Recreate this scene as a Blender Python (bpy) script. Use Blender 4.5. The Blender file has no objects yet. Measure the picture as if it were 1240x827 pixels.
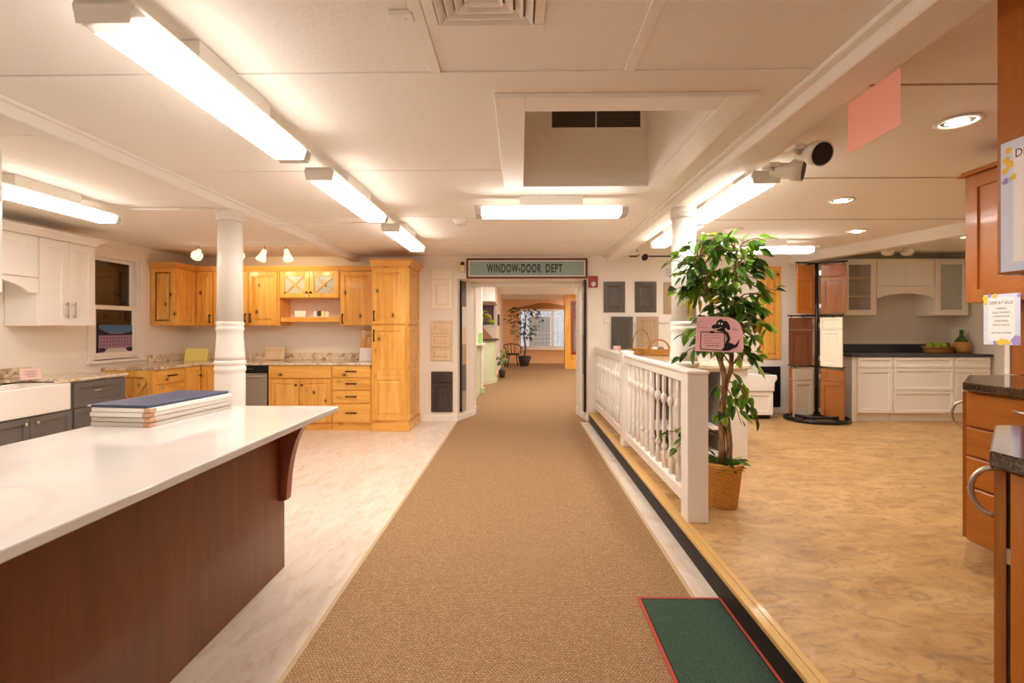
import bpy, bmesh, math, random
from mathutils import Vector, Matrix, noise
PI = math.pi
R = math.radians
scene = bpy.context.scene
COL = scene.collection
random.seed(7)

# ------------------------------------------------------------------ materials
def S(r, g, b):
    def l(c):
        c /= 255.0
        return c / 12.92 if c <= 0.04045 else ((c + 0.055) / 1.055) ** 2.4
    return (l(r), l(g), l(b), 1.0)

def new_mat(name, rgb=(200, 200, 200), rough=0.5, metal=0.0, spec=0.5, coat=0.0, trans=0.0, ior=1.45, emis=None, estr=0.0, alpha=1.0):
    m = bpy.data.materials.new(name)
    m.use_nodes = True
    b = m.node_tree.nodes['Principled BSDF']
    b.inputs['Base Color'].default_value = S(*rgb)
    b.inputs['Roughness'].default_value = rough
    b.inputs['Metallic'].default_value = metal
    b.inputs['Specular IOR Level'].default_value = spec
    b.inputs['Coat Weight'].default_value = coat
    b.inputs['Coat Roughness'].default_value = 0.08
    b.inputs['Transmission Weight'].default_value = trans
    b.inputs['IOR'].default_value = ior
    b.inputs['Alpha'].default_value = alpha
    if emis:
        b.inputs['Emission Color'].default_value = emis
        b.inputs['Emission Strength'].default_value = estr
    return m

class NT:
    """small helper to wire shader nodes"""
    def __init__(s, m):
        s.t = m.node_tree
        s.b = s.t.nodes['Principled BSDF']
    def n(s, kind, **kw):
        x = s.t.nodes.new(kind)
        for k, v in kw.items():
            setattr(x, k, v)
        return x
    def l(s, a, b):
        s.t.links.new(a, b)
    def coords(s, scale=(1, 1, 1), rot=(0, 0, 0), kind='Object'):
        c = s.n('ShaderNodeTexCoord')
        mp = s.n('ShaderNodeMapping')
        mp.inputs['Scale'].default_value = scale
        mp.inputs['Rotation'].default_value = rot
        s.l(c.outputs[kind], mp.inputs['Vector'])
        return mp.outputs['Vector']
    def noise(s, vec, scale, detail=3, rough=0.5, dist=0.0):
        x = s.n('ShaderNodeTexNoise')
        x.inputs['Scale'].default_value = scale
        x.inputs['Detail'].default_value = detail
        x.inputs['Roughness'].default_value = rough
        x.inputs['Distortion'].default_value = dist
        s.l(vec, x.inputs['Vector'])
        return x.outputs['Fac']
    def vor(s, vec, scale, rnd=1.0):
        x = s.n('ShaderNodeTexVoronoi')
        x.inputs['Scale'].default_value = scale
        x.inputs['Randomness'].default_value = rnd
        s.l(vec, x.inputs['Vector'])
        return x
    def ramp(s, fac, stops):
        x = s.n('ShaderNodeValToRGB')
        e = x.color_ramp.elements
        while len(e) < len(stops):
            e.new(0.5)
        for k, (p, c) in enumerate(stops):
            e[k].position = p
            e[k].color = c
        s.l(fac, x.inputs['Fac'])
        return x.outputs['Color']
    def mix(s, fac, a, b, mode='MIX'):
        x = s.n('ShaderNodeMix', data_type='RGBA', blend_type=mode)
        for sock, v in ((x.inputs[0], fac), (x.inputs[6], a), (x.inputs[7], b)):
            if isinstance(v, (tuple, float, int)):
                sock.default_value = v
            else:
                s.l(v, sock)
        return x.outputs[2]
    def math(s, op, a, b=0.0):
        x = s.n('ShaderNodeMath', operation=op)
        for sock, v in ((x.inputs[0], a), (x.inputs[1], b)):
            if isinstance(v, (float, int)):
                sock.default_value = v
            else:
                s.l(v, sock)
        return x.outputs[0]
    def color(s, c):
        s.l(c, s.b.inputs['Base Color'])
    def bump(s, h, strength=0.3, dist=0.01):
        x = s.n('ShaderNodeBump')
        x.inputs['Strength'].default_value = strength
        x.inputs['Distance'].default_value = dist
        s.l(h, x.inputs['Height'])
        s.l(x.outputs['Normal'], s.b.inputs['Normal'])

def wood_mat(name, dark, mid, light, axis, rough=0.35, knots=0.0, coat=0.15, stretch=11.0, contrast=1.0, knot_rgb=(70, 30, 8)):
    """axis: the local axis the grain runs along"""
    m = new_mat(name, mid, rough, coat=coat)
    t = NT(m)
    sc = [stretch] * 3
    sc[axis] = 0.9
    v = t.coords(tuple(sc))
    a = t.noise(v, 1.0, 5, 0.55, 1.2)
    b = t.noise(v, 5.0, 3, 0.6, 0.3)
    f = t.math('ADD', t.math('MULTIPLY', a, 0.7), t.math('MULTIPLY', b, 0.3))
    w = 0.22 / contrast
    c = t.ramp(f, [(max(0, 0.5 - w), S(*dark)), (0.5, S(*mid)), (min(1, 0.5 + w), S(*light))])
    if knots:
        ks = [9.0, 9.0, 9.0]
        ks[axis] = 5.5
        kv = t.coords(tuple(ks))
        vo = t.vor(kv, 1.0)
        keep = t.math('GREATER_THAN', t.n('ShaderNodeSeparateColor').outputs[0], 0.0)
        sepn = [x for x in t.t.nodes if x.bl_idname == 'ShaderNodeSeparateColor'][-1]
        t.l(vo.outputs['Color'], sepn.inputs[0])
        keep.node.inputs[1].default_value = 1.0 - knots
        d = t.ramp(vo.outputs['Distance'], [(0.0, (1, 1, 1, 1)), (0.09, (1, 1, 1, 1)), (0.14, (0.3, 0.3, 0.3, 1)), (0.32, (0, 0, 0, 1))])
        k = t.math('MULTIPLY', d, keep)
        c = t.mix(k, c, S(*knot_rgb))
    t.color(c)
    return m

M = {}
def paint(key, rgb, rough=0.6, bump=0.0, bscale=120, **kw):
    m = new_mat(key, rgb, rough, **kw)
    if bump:
        t = NT(m)
        v = t.coords()
        t.bump(t.noise(v, bscale, 3), bump, 0.004)
    M[key] = m
    return m

paint('wall', (238, 230, 218), 0.7, 0.12, 90)
paint('wall_panel', (228, 222, 212), 0.45)
paint('wall_peach', (250, 208, 158), 0.7, 0.1, 60)
paint('ceiling', (240, 234, 226), 0.8, 0.5, 45)
paint('trim', (238, 232, 224), 0.35)
paint('white_cabinet', (240, 235, 228), 0.35)
paint('white_gloss', (242, 238, 232), 0.12, coat=0.5)
paint('bone_cabinet', (244, 234, 214), 0.4)
paint('grey_cabinet', (104, 100, 97), 0.4)
paint('charcoal_cabinet', (52, 46, 44), 0.4)
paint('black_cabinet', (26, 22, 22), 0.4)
paint('taupe_cabinet', (176, 164, 146), 0.4)
paint('interior_grey', (112, 106, 98), 0.6)
paint('shelf_interior', (222, 204, 168), 0.5)
paint('sage', (198, 206, 168), 0.6)
paint('black_metal', (18, 17, 18), 0.35)
paint('riser_black', (30, 27, 26), 0.6, 0.15, 40)
paint('plastic_white', (236, 232, 224), 0.4)
paint('card_white', (240, 238, 236), 0.6)
paint('card_yellow', (255, 244, 145), 0.6)
paint('paper_pink', (255, 184, 168), 0.7)
paint('sign_pink', (255, 206, 216), 0.6)
paint('ink', (34, 24, 34), 0.6)
paint('ink_grey', (70, 66, 74), 0.6)
paint('red_plastic', (150, 28, 24), 0.35)
paint('sign_frame', (104, 42, 20), 0.4)
paint('sign_teal', (150, 176, 168), 0.5)
paint('sign_ink', (60, 62, 60), 0.6)
paint('navy_cover', (66, 72, 98), 0.5, 0.2, 300)
paint('board_edge', (232, 226, 218), 0.5)
paint('board_grey', (196, 186, 174), 0.5)
paint('board_corner', (196, 150, 110), 0.5)
paint('dark_void', (20, 16, 14), 0.9)
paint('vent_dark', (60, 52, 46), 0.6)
paint('flower_yellow', (240, 200, 60), 0.6)
paint('flower_purple', (168, 150, 210), 0.6)
paint('poster_blue', (214, 222, 244), 0.6)
paint('poster_white', (246, 240, 240), 0.6)
paint('tape', (220, 200, 180), 0.5)
paint('lime', (170, 220, 120), 0.4)
paint('ceramic_pink', (228, 190, 176), 0.4)
paint('soil', (60, 42, 26), 0.9)
paint('rubber', (26, 22, 22), 0.7)
paint('mat_red', (178, 74, 52), 0.8)
paint('gold_edge', (206, 164, 92), 0.4, coat=0.2)
paint('carpet_edge', (196, 168, 128), 0.6)
paint('fruit_green', (128, 160, 40), 0.4)
paint('fruit_brown', (120, 70, 40), 0.5)
paint('photo_sky', (70, 110, 150), 0.4)
paint('photo_dark', (24, 26, 44), 0.4)
paint('photo_wall', (158, 122, 146), 0.4)
paint('photo_bay', (116, 88, 118), 0.4)
paint('photo_path', (196, 196, 190), 0.4)
paint('roof_brown', (168, 112, 60), 0.6)
paint('chair_cloth', (60, 50, 44), 0.7)
paint('vase_dark', (66, 56, 50), 0.5)
paint('book_brown', (150, 96, 60), 0.5)
paint('outside_grey', (176, 170, 164), 0.7)
M['chrome'] = new_mat('chrome', (214, 206, 196), 0.22, 1.0)
M['nickel'] = new_mat('nickel', (190, 182, 172), 0.3, 1.0)
M['bronze'] = new_mat('bronze', (52, 36, 24), 0.4, 0.8)
M['steel'] = new_mat('steel', (184, 176, 166), 0.42, 0.75)
M['glass'] = new_mat('glass', (235, 240, 240), 0.03, alpha=0.12)
M['frosted'] = new_mat('frosted', (196, 204, 198), 0.3, alpha=0.72)
M['clear_lens'] = new_mat('clear_lens', (245, 240, 232), 0.25, trans=0.3, ior=1.2)
M['green_glass'] = new_mat('green_glass', (90, 130, 60), 0.08, trans=0.5)
M['dark_pane'] = new_mat('dark_pane', (34, 26, 20), 0.03, coat=0.6)  # unlit view behind the glass painted into the pane colour
M['mirror_dark'] = new_mat('mirror_dark', (70, 64, 66), 0.25)

WARM = (1.0, 0.94, 0.87, 1)
LAMP = 18.0
M['lamp'] = new_mat('lamp', (255, 255, 255), 0.5, emis=WARM, estr=LAMP)
M['lamp_side'] = new_mat('lamp_side', (255, 255, 255), 0.5, emis=WARM, estr=LAMP * 0.3)
M['downlight'] = new_mat('downlight', (255, 255, 255), 0.5, emis=(1, 0.86, 0.68, 1), estr=12)
M['bulb'] = new_mat('bulb', (255, 250, 240), 0.4, emis=(1, 0.80, 0.52, 1), estr=0.6)

# floors
def floor_mats():
    m = new_mat('carpet', (165, 130, 100), 0.95, spec=0.1); t = NT(m)
    v = t.coords((1, 1, 1))
    br = t.n('ShaderNodeTexBrick')
    br.inputs['Scale'].default_value = 1.0
    br.inputs['Brick Width'].default_value = 0.015
    br.inputs['Row Height'].default_value = 0.010
    br.inputs['Mortar Size'].default_value = 0.0022
    br.inputs['Mortar Smooth'].default_value = 0.6
    br.inputs['Color1'].default_value = S(196, 161, 123)
    br.inputs['Color2'].default_value = S(170, 135, 99)
    br.inputs['Mortar'].default_value = S(120, 90, 64)
    n1 = t.n('ShaderNodeTexNoise'); n1.inputs['Scale'].default_value = 60
    t.l(v, n1.inputs['Vector'])
    mv = t.mix(0.016, v, n1.outputs['Color'], 'ADD')
    t.l(mv, br.inputs['Vector'])
    big = t.noise(v, 1.3, 3)
    c = t.mix(t.math('MULTIPLY', big, 0.25), br.outputs['Color'], S(160, 125, 89))
    t.color(c)
    t.bump(t.math('SUBTRACT', 1.0, br.outputs['Fac']), 0.6, 0.004)
    M['carpet'] = m
    m = new_mat('cream_tile', (232, 218, 202), 0.32, coat=0.1); t = NT(m)
    v = t.coords((1, 1, 1), (0, 0, 0.6))
    v2 = t.coords((4.0, 1.6, 1), (0, 0, 0.5))
    a = t.noise(v2, 2.2, 8, 0.65, 1.5)
    c = t.ramp(a, [(0.28, S(206, 184, 162)), (0.46, S(222, 206, 190)), (0.64, S(230, 219, 207))])
    v3 = t.coords()
    br = t.n('ShaderNodeTexBrick'); br.offset = 0.0
    br.inputs['Brick Width'].default_value = 0.457
    br.inputs['Row Height'].default_value = 0.457
    br.inputs['Scale'].default_value = 1.0
    br.inputs['Mortar Size'].default_value = 0.0012
    t.l(v3, br.inputs['Vector'])
    c = t.mix(t.math('MULTIPLY', br.outputs['Fac'], 0.35), c, S(190, 160, 130))
    t.color(c)
    M['cream_tile'] = m
    m = new_mat('tan_tile', (205, 170, 120), 0.42, coat=0.0); t = NT(m)
    v2 = t.coords((1.6, 3.0, 1), (0, 0, 0.2))
    a = t.noise(v2, 1.8, 11, 0.68, 0.8)
    c = t.ramp(a, [(0.26, S(142, 106, 64)), (0.42, S(176, 138, 88)), (0.54, S(190, 152, 100)), (0.72, S(208, 174, 124))])
    b = t.noise(t.coords((3, 5, 1), (0, 0, -0.3)), 2.3, 6, 0.6, 2.0)
    pf = t.ramp(b, [(0.52, (0, 0, 0, 1)), (0.66, (0.55, 0.55, 0.55, 1))])
    c = t.mix(pf, c, S(128, 98, 68))
    v3 = t.coords()
    br = t.n('ShaderNodeTexBrick'); br.offset = 0.5
    br.inputs['Brick Width'].default_value = 0.61
    br.inputs['Row Height'].default_value = 0.46
    br.inputs['Scale'].default_value = 1.0
    br.inputs['Mortar Size'].default_value = 0.0014
    t.l(t.coords((1, 1, 1), (0, 0, PI / 2)), br.inputs['Vector'])
    c = t.mix(t.math('MULTIPLY', br.outputs['Fac'], 0.55), c, S(140, 104, 66))
    t.color(c)
    M['tan_tile'] = m
floor_mats()

def stone_mats():
    m = new_mat('speckled_granite', (222, 206, 182), 0.15, coat=0.3); t = NT(m)
    v = t.coords()
    a = t.noise(v, 9, 5, 0.65, 0.6)
    c = t.ramp(a, [(0.36, S(168, 140, 110)), (0.48, S(224, 208, 184)), (0.66, S(238, 228, 212))])
    vo = t.vor(v, 55)
    sp = t.ramp(vo.outputs['Distance'], [(0.0, (1, 1, 1, 1)), (0.16, (1, 1, 1, 1)), (0.26, (0, 0, 0, 1))])
    sp = t.math('MULTIPLY', sp, t.math('GREATER_THAN', t.noise(v, 6, 3), 0.52))
    c = t.mix(sp, c, S(70, 56, 48))
    t.color(c); M['granite'] = m
    m = new_mat('dark_granite', (56, 44, 38), 0.12, coat=0.4); t = NT(m)
    v = t.coords()
    a = t.noise(v, 140, 4, 0.7)
    t.color(t.ramp(a, [(0.4, S(30, 24, 22)), (0.55, S(66, 52, 44)), (0.7, S(120, 100, 84))]))
    M['dark_granite'] = m
    m = new_mat('slate_counter', (66, 70, 78), 0.35); t = NT(m)
    v = t.coords()
    t.color(t.ramp(t.noise(v, 200, 3, 0.7), [(0.35, S(48, 50, 56)), (0.65, S(78, 80, 88))]))
    M['slate'] = m
    m = new_mat('quartz', (236, 230, 224), 0.1, coat=0.3); t = NT(m)
    v = t.coords((1.0, 0.75, 1), (0, 0, -0.55))
    a = t.noise(v, 0.7, 2, 0.5, 0.6)
    vein = t.math('SUBTRACT', 1.0, t.math('MULTIPLY', t.math('ABSOLUTE', t.math('SUBTRACT', a, 0.5)), 90.0))
    vein = t.math('MAXIMUM', vein, 0.0)
    soft = t.noise(t.coords(), 2.5, 4)
    c = t.ramp(soft, [(0.35, S(214, 208, 203)), (0.65, S(222, 217, 213))])
    c = t.mix(t.math('MULTIPLY', vein, 0.3), c, S(206, 184, 164))
    t.color(c); M['quartz'] = m
    m = new_mat('wicker', (196, 130, 52), 0.55); t = NT(m)
    v = t.coords(kind='UV')
    ck = t.n('ShaderNodeTexBrick')
    ck.inputs['Scale'].default_value = 1.0
    ck.inputs['Brick Width'].default_value = 0.03
    ck.inputs['Row Height'].default_value = 0.015
    ck.inputs['Mortar Size'].default_value = 0.003
    ck.inputs['Mortar Smooth'].default_value = 0.8
    ck.inputs['Color1'].default_value = S(244, 186, 96)
    ck.inputs['Color2'].default_value = S(228, 166, 76)
    ck.inputs['Mortar'].default_value = S(170, 108, 44)
    t.l(v, ck.inputs['Vector'])
    t.color(ck.outputs['Color'])
    t.bump(t.math('SUBTRACT', 1.0, ck.outputs['Fac']), 0.9, 0.006)
    M['wicker'] = m
    m = new_mat('mat_green', (62, 82, 68), 0.95, spec=0.1); t = NT(m)
    v = t.coords()
    ck = t.n('ShaderNodeTexChecker'); ck.inputs['Scale'].default_value = 24
    t.l(v, ck.inputs['Vector'])
    w1 = t.n('ShaderNodeTexWave'); w1.bands_direction = 'X'; w1.inputs['Scale'].default_value = 30
    w2 = t.n('ShaderNodeTexWave'); w2.bands_direction = 'Y'; w2.inputs['Scale'].default_value = 30
    t.l(v, w1.inputs['Vector']); t.l(v, w2.inputs['Vector'])
    h = t.mix(ck.outputs['Fac'], w1.outputs['Color'], w2.outputs['Color'])
    t.color(t.ramp(h, [(0.05, S(44, 58, 50)), (0.5, S(76, 98, 82))]))
    t.bump(h, 0.6, 0.004)
    M['mat_green'] = m
    m = new_mat('bark', (150, 110, 72), 0.8); t = NT(m)
    a = t.noise(t.coords((1, 1, 0.3)), 40, 5)
    t.color(t.ramp(a, [(0.35, S(104, 72, 44)), (0.65, S(178, 140, 98))]))
    t.bump(a, 0.4, 0.01)
    M['bark'] = m
stone_mats()
for i, rgb in enumerate(((74, 112, 38), (108, 150, 54), (154, 186, 84), (50, 82, 34))):
    m = new_mat('leaf_%d' % i, rgb, 0.38)
    nt = m.node_tree
    tr = nt.nodes.new('ShaderNodeBsdfTranslucent')
    tr.inputs['Color'].default_value = S(min(255, int(rgb[0] * 1.25)), min(255, int(rgb[1] * 1.25)), rgb[2])
    mx = nt.nodes.new('ShaderNodeMixShader')
    mx.inputs[0].default_value = 0.35
    nt.links.new(nt.nodes['Principled BSDF'].outputs[0], mx.inputs[1])
    nt.links.new(tr.outputs[0], mx.inputs[2])
    nt.links.new(mx.outputs[0], nt.nodes['Material Output'].inputs[0])
    M['leaf%d' % i] = m
M['leaf_yellow'] = new_mat('leaf_yellow', (222, 196, 50), 0.5)
M['leaf_pink'] = new_mat('leaf_pink', (190, 120, 100), 0.5)

P_D, P_M, P_L = (206, 136, 50), (234, 174, 82), (244, 196, 112)
M['pine'] = wood_mat('pine', P_D, P_M, P_L, 2, knots=0.5)
M['pine_h'] = wood_mat('pine_h', P_D, P_M, P_L, 0, knots=0.5)
M['pine_d'] = wood_mat('pine_d', P_D, P_M, P_L, 1, knots=0.5)
O_D, O_M, O_L = (152, 84, 22), (170, 99, 29), (184, 112, 38)
M['maple'] = wood_mat('maple', O_D, O_M, O_L, 2, coat=0.3, contrast=0.8, stretch=7)
M['maple_h'] = wood_mat('maple_h', O_D, O_M, O_L, 0, coat=0.3, contrast=0.8, stretch=7)
M['oak_brown'] = wood_mat('oak_brown', (128, 74, 28), (158, 96, 42), (174, 110, 54), 2, stretch=16)
M['walnut'] = wood_mat('walnut', (78, 40, 20), (104, 58, 32), (122, 70, 42), 2, stretch=14)
M['cherry_dark'] = wood_mat('cherry_dark', (92, 47, 18), (110, 58, 23), (124, 69, 32), 2, coat=0.25, stretch=8)
M['cherry_edge'] = wood_mat('cherry_edge', (112, 52, 34), (142, 76, 54), (158, 92, 68), 2, stretch=8)
M['greywood'] = wood_mat('greywood', (66, 60, 54), (88, 81, 73), (104, 96, 86), 2, stretch=16)
M['tauwood'] = wood_mat('tauwood', (150, 122, 96), (184, 156, 126), (202, 176, 148), 2, stretch=16)
M['bonewood'] = wood_mat('bonewood', (214, 186, 148), (230, 204, 168), (238, 216, 184), 2, stretch=14)
M['darkwood'] = wood_mat('darkwood', (48, 38, 34), (66, 54, 50), (80, 68, 62), 2, stretch=18)
M['yellowwood'] = wood_mat('yellowwood', (214, 140, 40), (240, 178, 72), (246, 196, 100), 2, stretch=9)
M['redwood'] = wood_mat('redwood', (110, 40, 14), (140, 58, 22), (154, 72, 32), 2, stretch=12)

# ------------------------------------------------------------------ mesh builder
class MB:
    def __init__(s):
        s.bm = bmesh.new()
        s.mi = 0
        s.X = Matrix()
        s.uvl = None
    def v(s, p):
        return s.bm.verts.new(s.X @ Vector(p))
    def face(s, vs, smooth=False):
        try:
            f = s.bm.faces.new(vs)
        except ValueError:
            return None
        f.material_index = s.mi
        f.smooth = smooth
        return f
    def box(s, x0, x1, y0, y1, z0, z1, bev=0.0, seg=1):
        c = [s.v((x, y, z)) for z in (z0, z1) for (x, y) in ((x0, y0), (x1, y0), (x1, y1), (x0, y1))]
        fs = [s.face([c[i] for i in q]) for q in ((3, 2, 1, 0), (4, 5, 6, 7), (0, 1, 5, 4), (1, 2, 6, 5), (2, 3, 7, 6), (3, 0, 4, 7))]
        if bev:
            es = list({e for f in fs for e in f.edges})
            bmesh.ops.bevel(s.bm, geom=es, offset=bev, segments=seg, affect='EDGES', profile=0.5)
        return s
    def prism(s, pts, axis, a, b, bev=0.0):
        """polygon pts (2D) extruded along axis from a to b; 2D order: axis 0 -> (y,z), 1 -> (x,z), 2 -> (x,y)"""
        def P(p, t):
            return {0: (t, p[0], p[1]), 1: (p[0], t, p[1]), 2: (p[0], p[1], t)}[axis]
        A = [s.v(P(p, a)) for p in pts]
        B = [s.v(P(p, b)) for p in pts]
        n = len(pts)
        fs = [s.face(A[::-1]), s.face(B)]
        for i in range(n):
            fs.append(s.face([A[i], A[(i + 1) % n], B[(i + 1) % n], B[i]]))
        fs = [f for f in fs if f]
        bmesh.ops.recalc_face_normals(s.bm, faces=fs)
        if bev:
            es = list({e for f in fs[:2] for e in f.edges})
            bmesh.ops.bevel(s.bm, geom=es, offset=bev, segments=1, affect='EDGES')
        return s
    def lathe(s, prof, c=(0, 0, 0), seg=20, axis=2, smooth=True, uv=False):
        rings = []
        for (r, h) in prof:
            ring = []
            for i in range(seg):
                a = 2 * PI * i / seg
                p = {2: (r * math.cos(a), r * math.sin(a), h), 1: (r * math.cos(a), h, r * math.sin(a)), 0: (h, r * math.cos(a), r * math.sin(a))}[axis]
                ring.append(s.v((c[0] + p[0], c[1] + p[1], c[2] + p[2])))
            rings.append(ring)
        if uv and s.uvl is None:
            s.uvl = s.bm.loops.layers.uv.new('UVMap')
        fs = []
        acc = 0
        for k in range(len(rings) - 1):
            step = math.hypot(prof[k + 1][0] - prof[k][0], prof[k + 1][1] - prof[k][1])
            for i in range(seg):
                f = s.face([rings[k][i], rings[k][(i + 1) % seg], rings[k + 1][(i + 1) % seg], rings[k + 1][i]], smooth)
                fs.append(f)
                if uv:
                    for lp, (u, w) in zip(f.loops, ((i, acc), (i + 1, acc), (i + 1, acc + step), (i, acc + step))):
                        lp[s.uvl].uv = (u / seg, w)
            acc += step
        if prof[0][0] > 1e-4:
            fs.append(s.face(rings[0][::-1]))
        if prof[-1][0] > 1e-4:
            fs.append(s.face(rings[-1]))
        bmesh.ops.recalc_face_normals(s.bm, faces=[f for f in fs if f])
        return s
    def tube(s, pts, r, seg=8, smooth=True, closed=False):
        pts = [Vector(p) for p in pts]
        n = len(pts)
        rr = r if isinstance(r, (list, tuple)) else [r] * n
        rings = []
        up = Vector((0, 0, 1))
        prev = None
        for i, p in enumerate(pts):
            if closed:
                d = pts[(i + 1) % n] - pts[i - 1]
            else:
                d = pts[min(i + 1, n - 1)] - pts[max(i - 1, 0)]
            d.normalize()
            if prev is None:
                a = d.cross(up)
                if a.length < 1e-3:
                    a = d.cross(Vector((1, 0, 0)))
            else:
                a = prev - d * prev.dot(d)
            a.normalize()
            prev = a
            b = d.cross(a)
            rings.append([s.v(p + (a * math.cos(2 * PI * k / seg) + b * math.sin(2 * PI * k / seg)) * rr[i]) for k in range(seg)])
        fs = []
        m = n if closed else n - 1
        for i in range(m):
            q = rings[(i + 1) % n]
            for k in range(seg):
                fs.append(s.face([rings[i][k], rings[i][(k + 1) % seg], q[(k + 1) % seg], q[k]], smooth))
        if not closed:
            fs.append(s.face(rings[0][::-1])); fs.append(s.face(rings[-1]))
        bmesh.ops.recalc_face_normals(s.bm, faces=[f for f in fs if f])
        return s
    def front(s, x0, x1, z0, z1, y, t, loops):
        """a panelled slab: back at y, front at y-t, facing -y; loops = (inset, sink)"""
        def rect(ins, yy):
            return [s.v((x0 + ins, yy, z0 + ins)), s.v((x1 - ins, yy, z0 + ins)), s.v((x1 - ins, yy, z1 - ins)), s.v((x0 + ins, yy, z1 - ins))]
        prev = rect(0, y)
        s.face(prev[::-1])
        for ins, sink in loops:
            cur = rect(ins, y - t + sink)
            for i in range(4):
                s.face([prev[i], prev[(i + 1) % 4], cur[(i + 1) % 4], cur[i]])
            prev = cur
        s.face(prev)
        return s
    def quad(s, a, b, c, d):
        s.face([s.v(a), s.v(b), s.v(c), s.v(d)])
        return s
    def build(s, name, mat, parent=None, loc=None, rz=0.0):
        me = bpy.data.meshes.new(name)
        s.bm.to_mesh(me)
        s.bm.free()
        for m in (mat if isinstance(mat, (list, tuple)) else [mat]):
            me.materials.append(M[m] if isinstance(m, str) else m)
        o = bpy.data.objects.new(name, me)
        COL.objects.link(o)
        if parent is not None:
            o.parent = parent
        if loc is not None:
            o.location = loc
        if rz:
            o.rotation_euler[2] = rz
        return o

def tag(o, label, cat, group=None):
    o['label'] = label
    o['category'] = cat
    if group:
        o['group'] = group
    return o

def thing(name, label, cat, loc=(0, 0, 0), rz=0.0, group=None):
    o = bpy.data.objects.new(name, None)
    COL.objects.link(o)
    o.empty_display_size = 0.1
    o.location = loc
    o.rotation_euler = (0, 0, rz)
    return tag(o, label, cat, group)

def struct(o):
    o['kind'] = 'structure'
    return o

def dup(root, loc, rz=None, label=None, group=None):
    def cp(o, parent):
        c = o.copy()
        COL.objects.link(c)
        if parent:
            c.parent = parent
        for ch in kids[o.name]:
            cp(ch, c)
        return c
    kids = {}
    def walk(o):
        kids[o.name] = [c for c in list(bpy.data.objects) if c.parent == o]
        for c in kids[o.name]:
            walk(c)
    walk(root)
    r = cp(root, None)
    r.location = loc
    if rz is not None:
        r.rotation_euler[2] = rz
    if label:
        r['label'] = label
    if group:
        r['group'] = group
    return r

def sbox(name, x0, x1, y0, y1, z0, z1, mat, bev=0.0):
    return struct(MB().box(x0, x1, y0, y1, z0, z1, bev).build(name, mat))

def text_mesh(mb, txt, height, origin, right, up, align='CENTER', xs=1.0, depth=0.0015, spacing=1.0, bold=0.0):
    """adds lettering to a mesh builder, baseline centre at origin"""
    cu = bpy.data.curves.new('lettering_source', 'FONT')
    cu.body = txt
    cu.align_x = align
    cu.size = height / 0.69
    cu.space_character = spacing
    cu.resolution_u = 3
    cu.offset = bold * height
    cu.extrude = depth
    tmp = bpy.data.objects.new('lettering_source', cu)
    COL.objects.link(tmp)
    bpy.context.view_layer.update()
    dg = bpy.context.evaluated_depsgraph_get()
    me = bpy.data.meshes.new_from_object(tmp.evaluated_get(dg))
    right = Vector(right).normalized(); up = Vector(up).normalized()
    nrm = right.cross(up)
    o = Vector(origin)
    vs = [mb.v(o + right * (v.co.x * xs) + up * v.co.y + nrm * (v.co.z + depth)) for v in me.vertices]
    for p in me.polygons:
        mb.face([vs[i] for i in p.vertices])
    bpy.data.objects.remove(tmp)
    bpy.data.curves.remove(cu)
    bpy.data.meshes.remove(me)
# ------------------------------------------------------------------ the setting
CZ = 2.42
YB = 7.05
XL, XR = -4.9, 6.2
YF = -3.5
M['seam'] = new_mat('seam', (176, 150, 126), 0.8)

sbox('floor', XL, 1.004, YF, YB, -0.06, 0.0, 'cream_tile')
sbox('floor_platform', 1.021, XR, YF, YB, -0.06, 0.14, 'tan_tile')
sbox('floor_hall', -4.5, 6.2, YB, 19.0, -0.06, 0.006, 'carpet')
sbox('floor_carpet', -0.91, 0.862, YF, YB - 0.001, 0.0, 0.006, 'carpet')
mb = MB(); mb.box(-0.932, -0.9105, YF, YB - 0.002, 0, 0.009, 0.003); mb.box(0.8625, 0.884, YF, YB - 0.002, 0, 0.009, 0.003)
struct(mb.build('trim_1', 'carpet_edge'))
sbox('trim_2', 1.005, 1.02, YF, YB - 0.002, 0, 0.117, 'riser_black')
mb = MB(); mb.box(0.994, 1.036, YF, YB - 0.002, 0.1175, 0.1435, 0.006, 2)
mb.box(1.036, 1.062, YF, YB - 0.002, 0.1401, 0.1425)
for k in range(60):
    mb.lathe([(0.004, 0), (0.004, 0.0016), (0.0, 0.0018)], (1.014, 1.2 + k * 0.11, 0.143), 6)
struct(mb.build('trim_3', 'gold_edge'))

# back wall in two lengths with splayed reveals, the bulkhead over the passage
struct(MB().prism([(XL, YB), (-0.92, YB), (-0.725, 7.57), (-0.725, 7.62), (XL, 7.62)], 2, 0, CZ).build('wall_back_left', 'wall'))
struct(MB().prism([(0.985, YB), (XR, YB), (XR, 7.62), (0.91, 7.62), (0.91, 7.58)], 2, 0, CZ).build('wall_back_right', 'wall'))
sbox('wall_back_bulkhead', -0.925, 0.99, YB, 7.54, 2.09, CZ, 'wall')
mb = MB()
mb.box(-0.76, 0.945, 7.541, 7.66, 2.02, CZ)
for x in (-0.715, 0.90):
    mb.box(x - 0.055, x + 0.055, 7.5, 7.54, 2.0, 2.088, 0.01)
    mb.lathe([(0.045, 0), (0.045, -0.012), (0.025, -0.02), (0.012, -0.014), (0, -0.018)], (x, 7.5, 2.044), 16, axis=1)
for x0, x1 in ((-0.755, -0.70), (0.885, 0.94)):
    mb.box(x0, x1, 7.585, 7.68, 0.15, 2.02, 0.012)
    mb.box(x0 - 0.004, x1 + 0.006, 7.575, 7.69, 0.006, 0.15, 0.02, 2)
struct(mb.build('trim_4', 'trim'))

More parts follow.
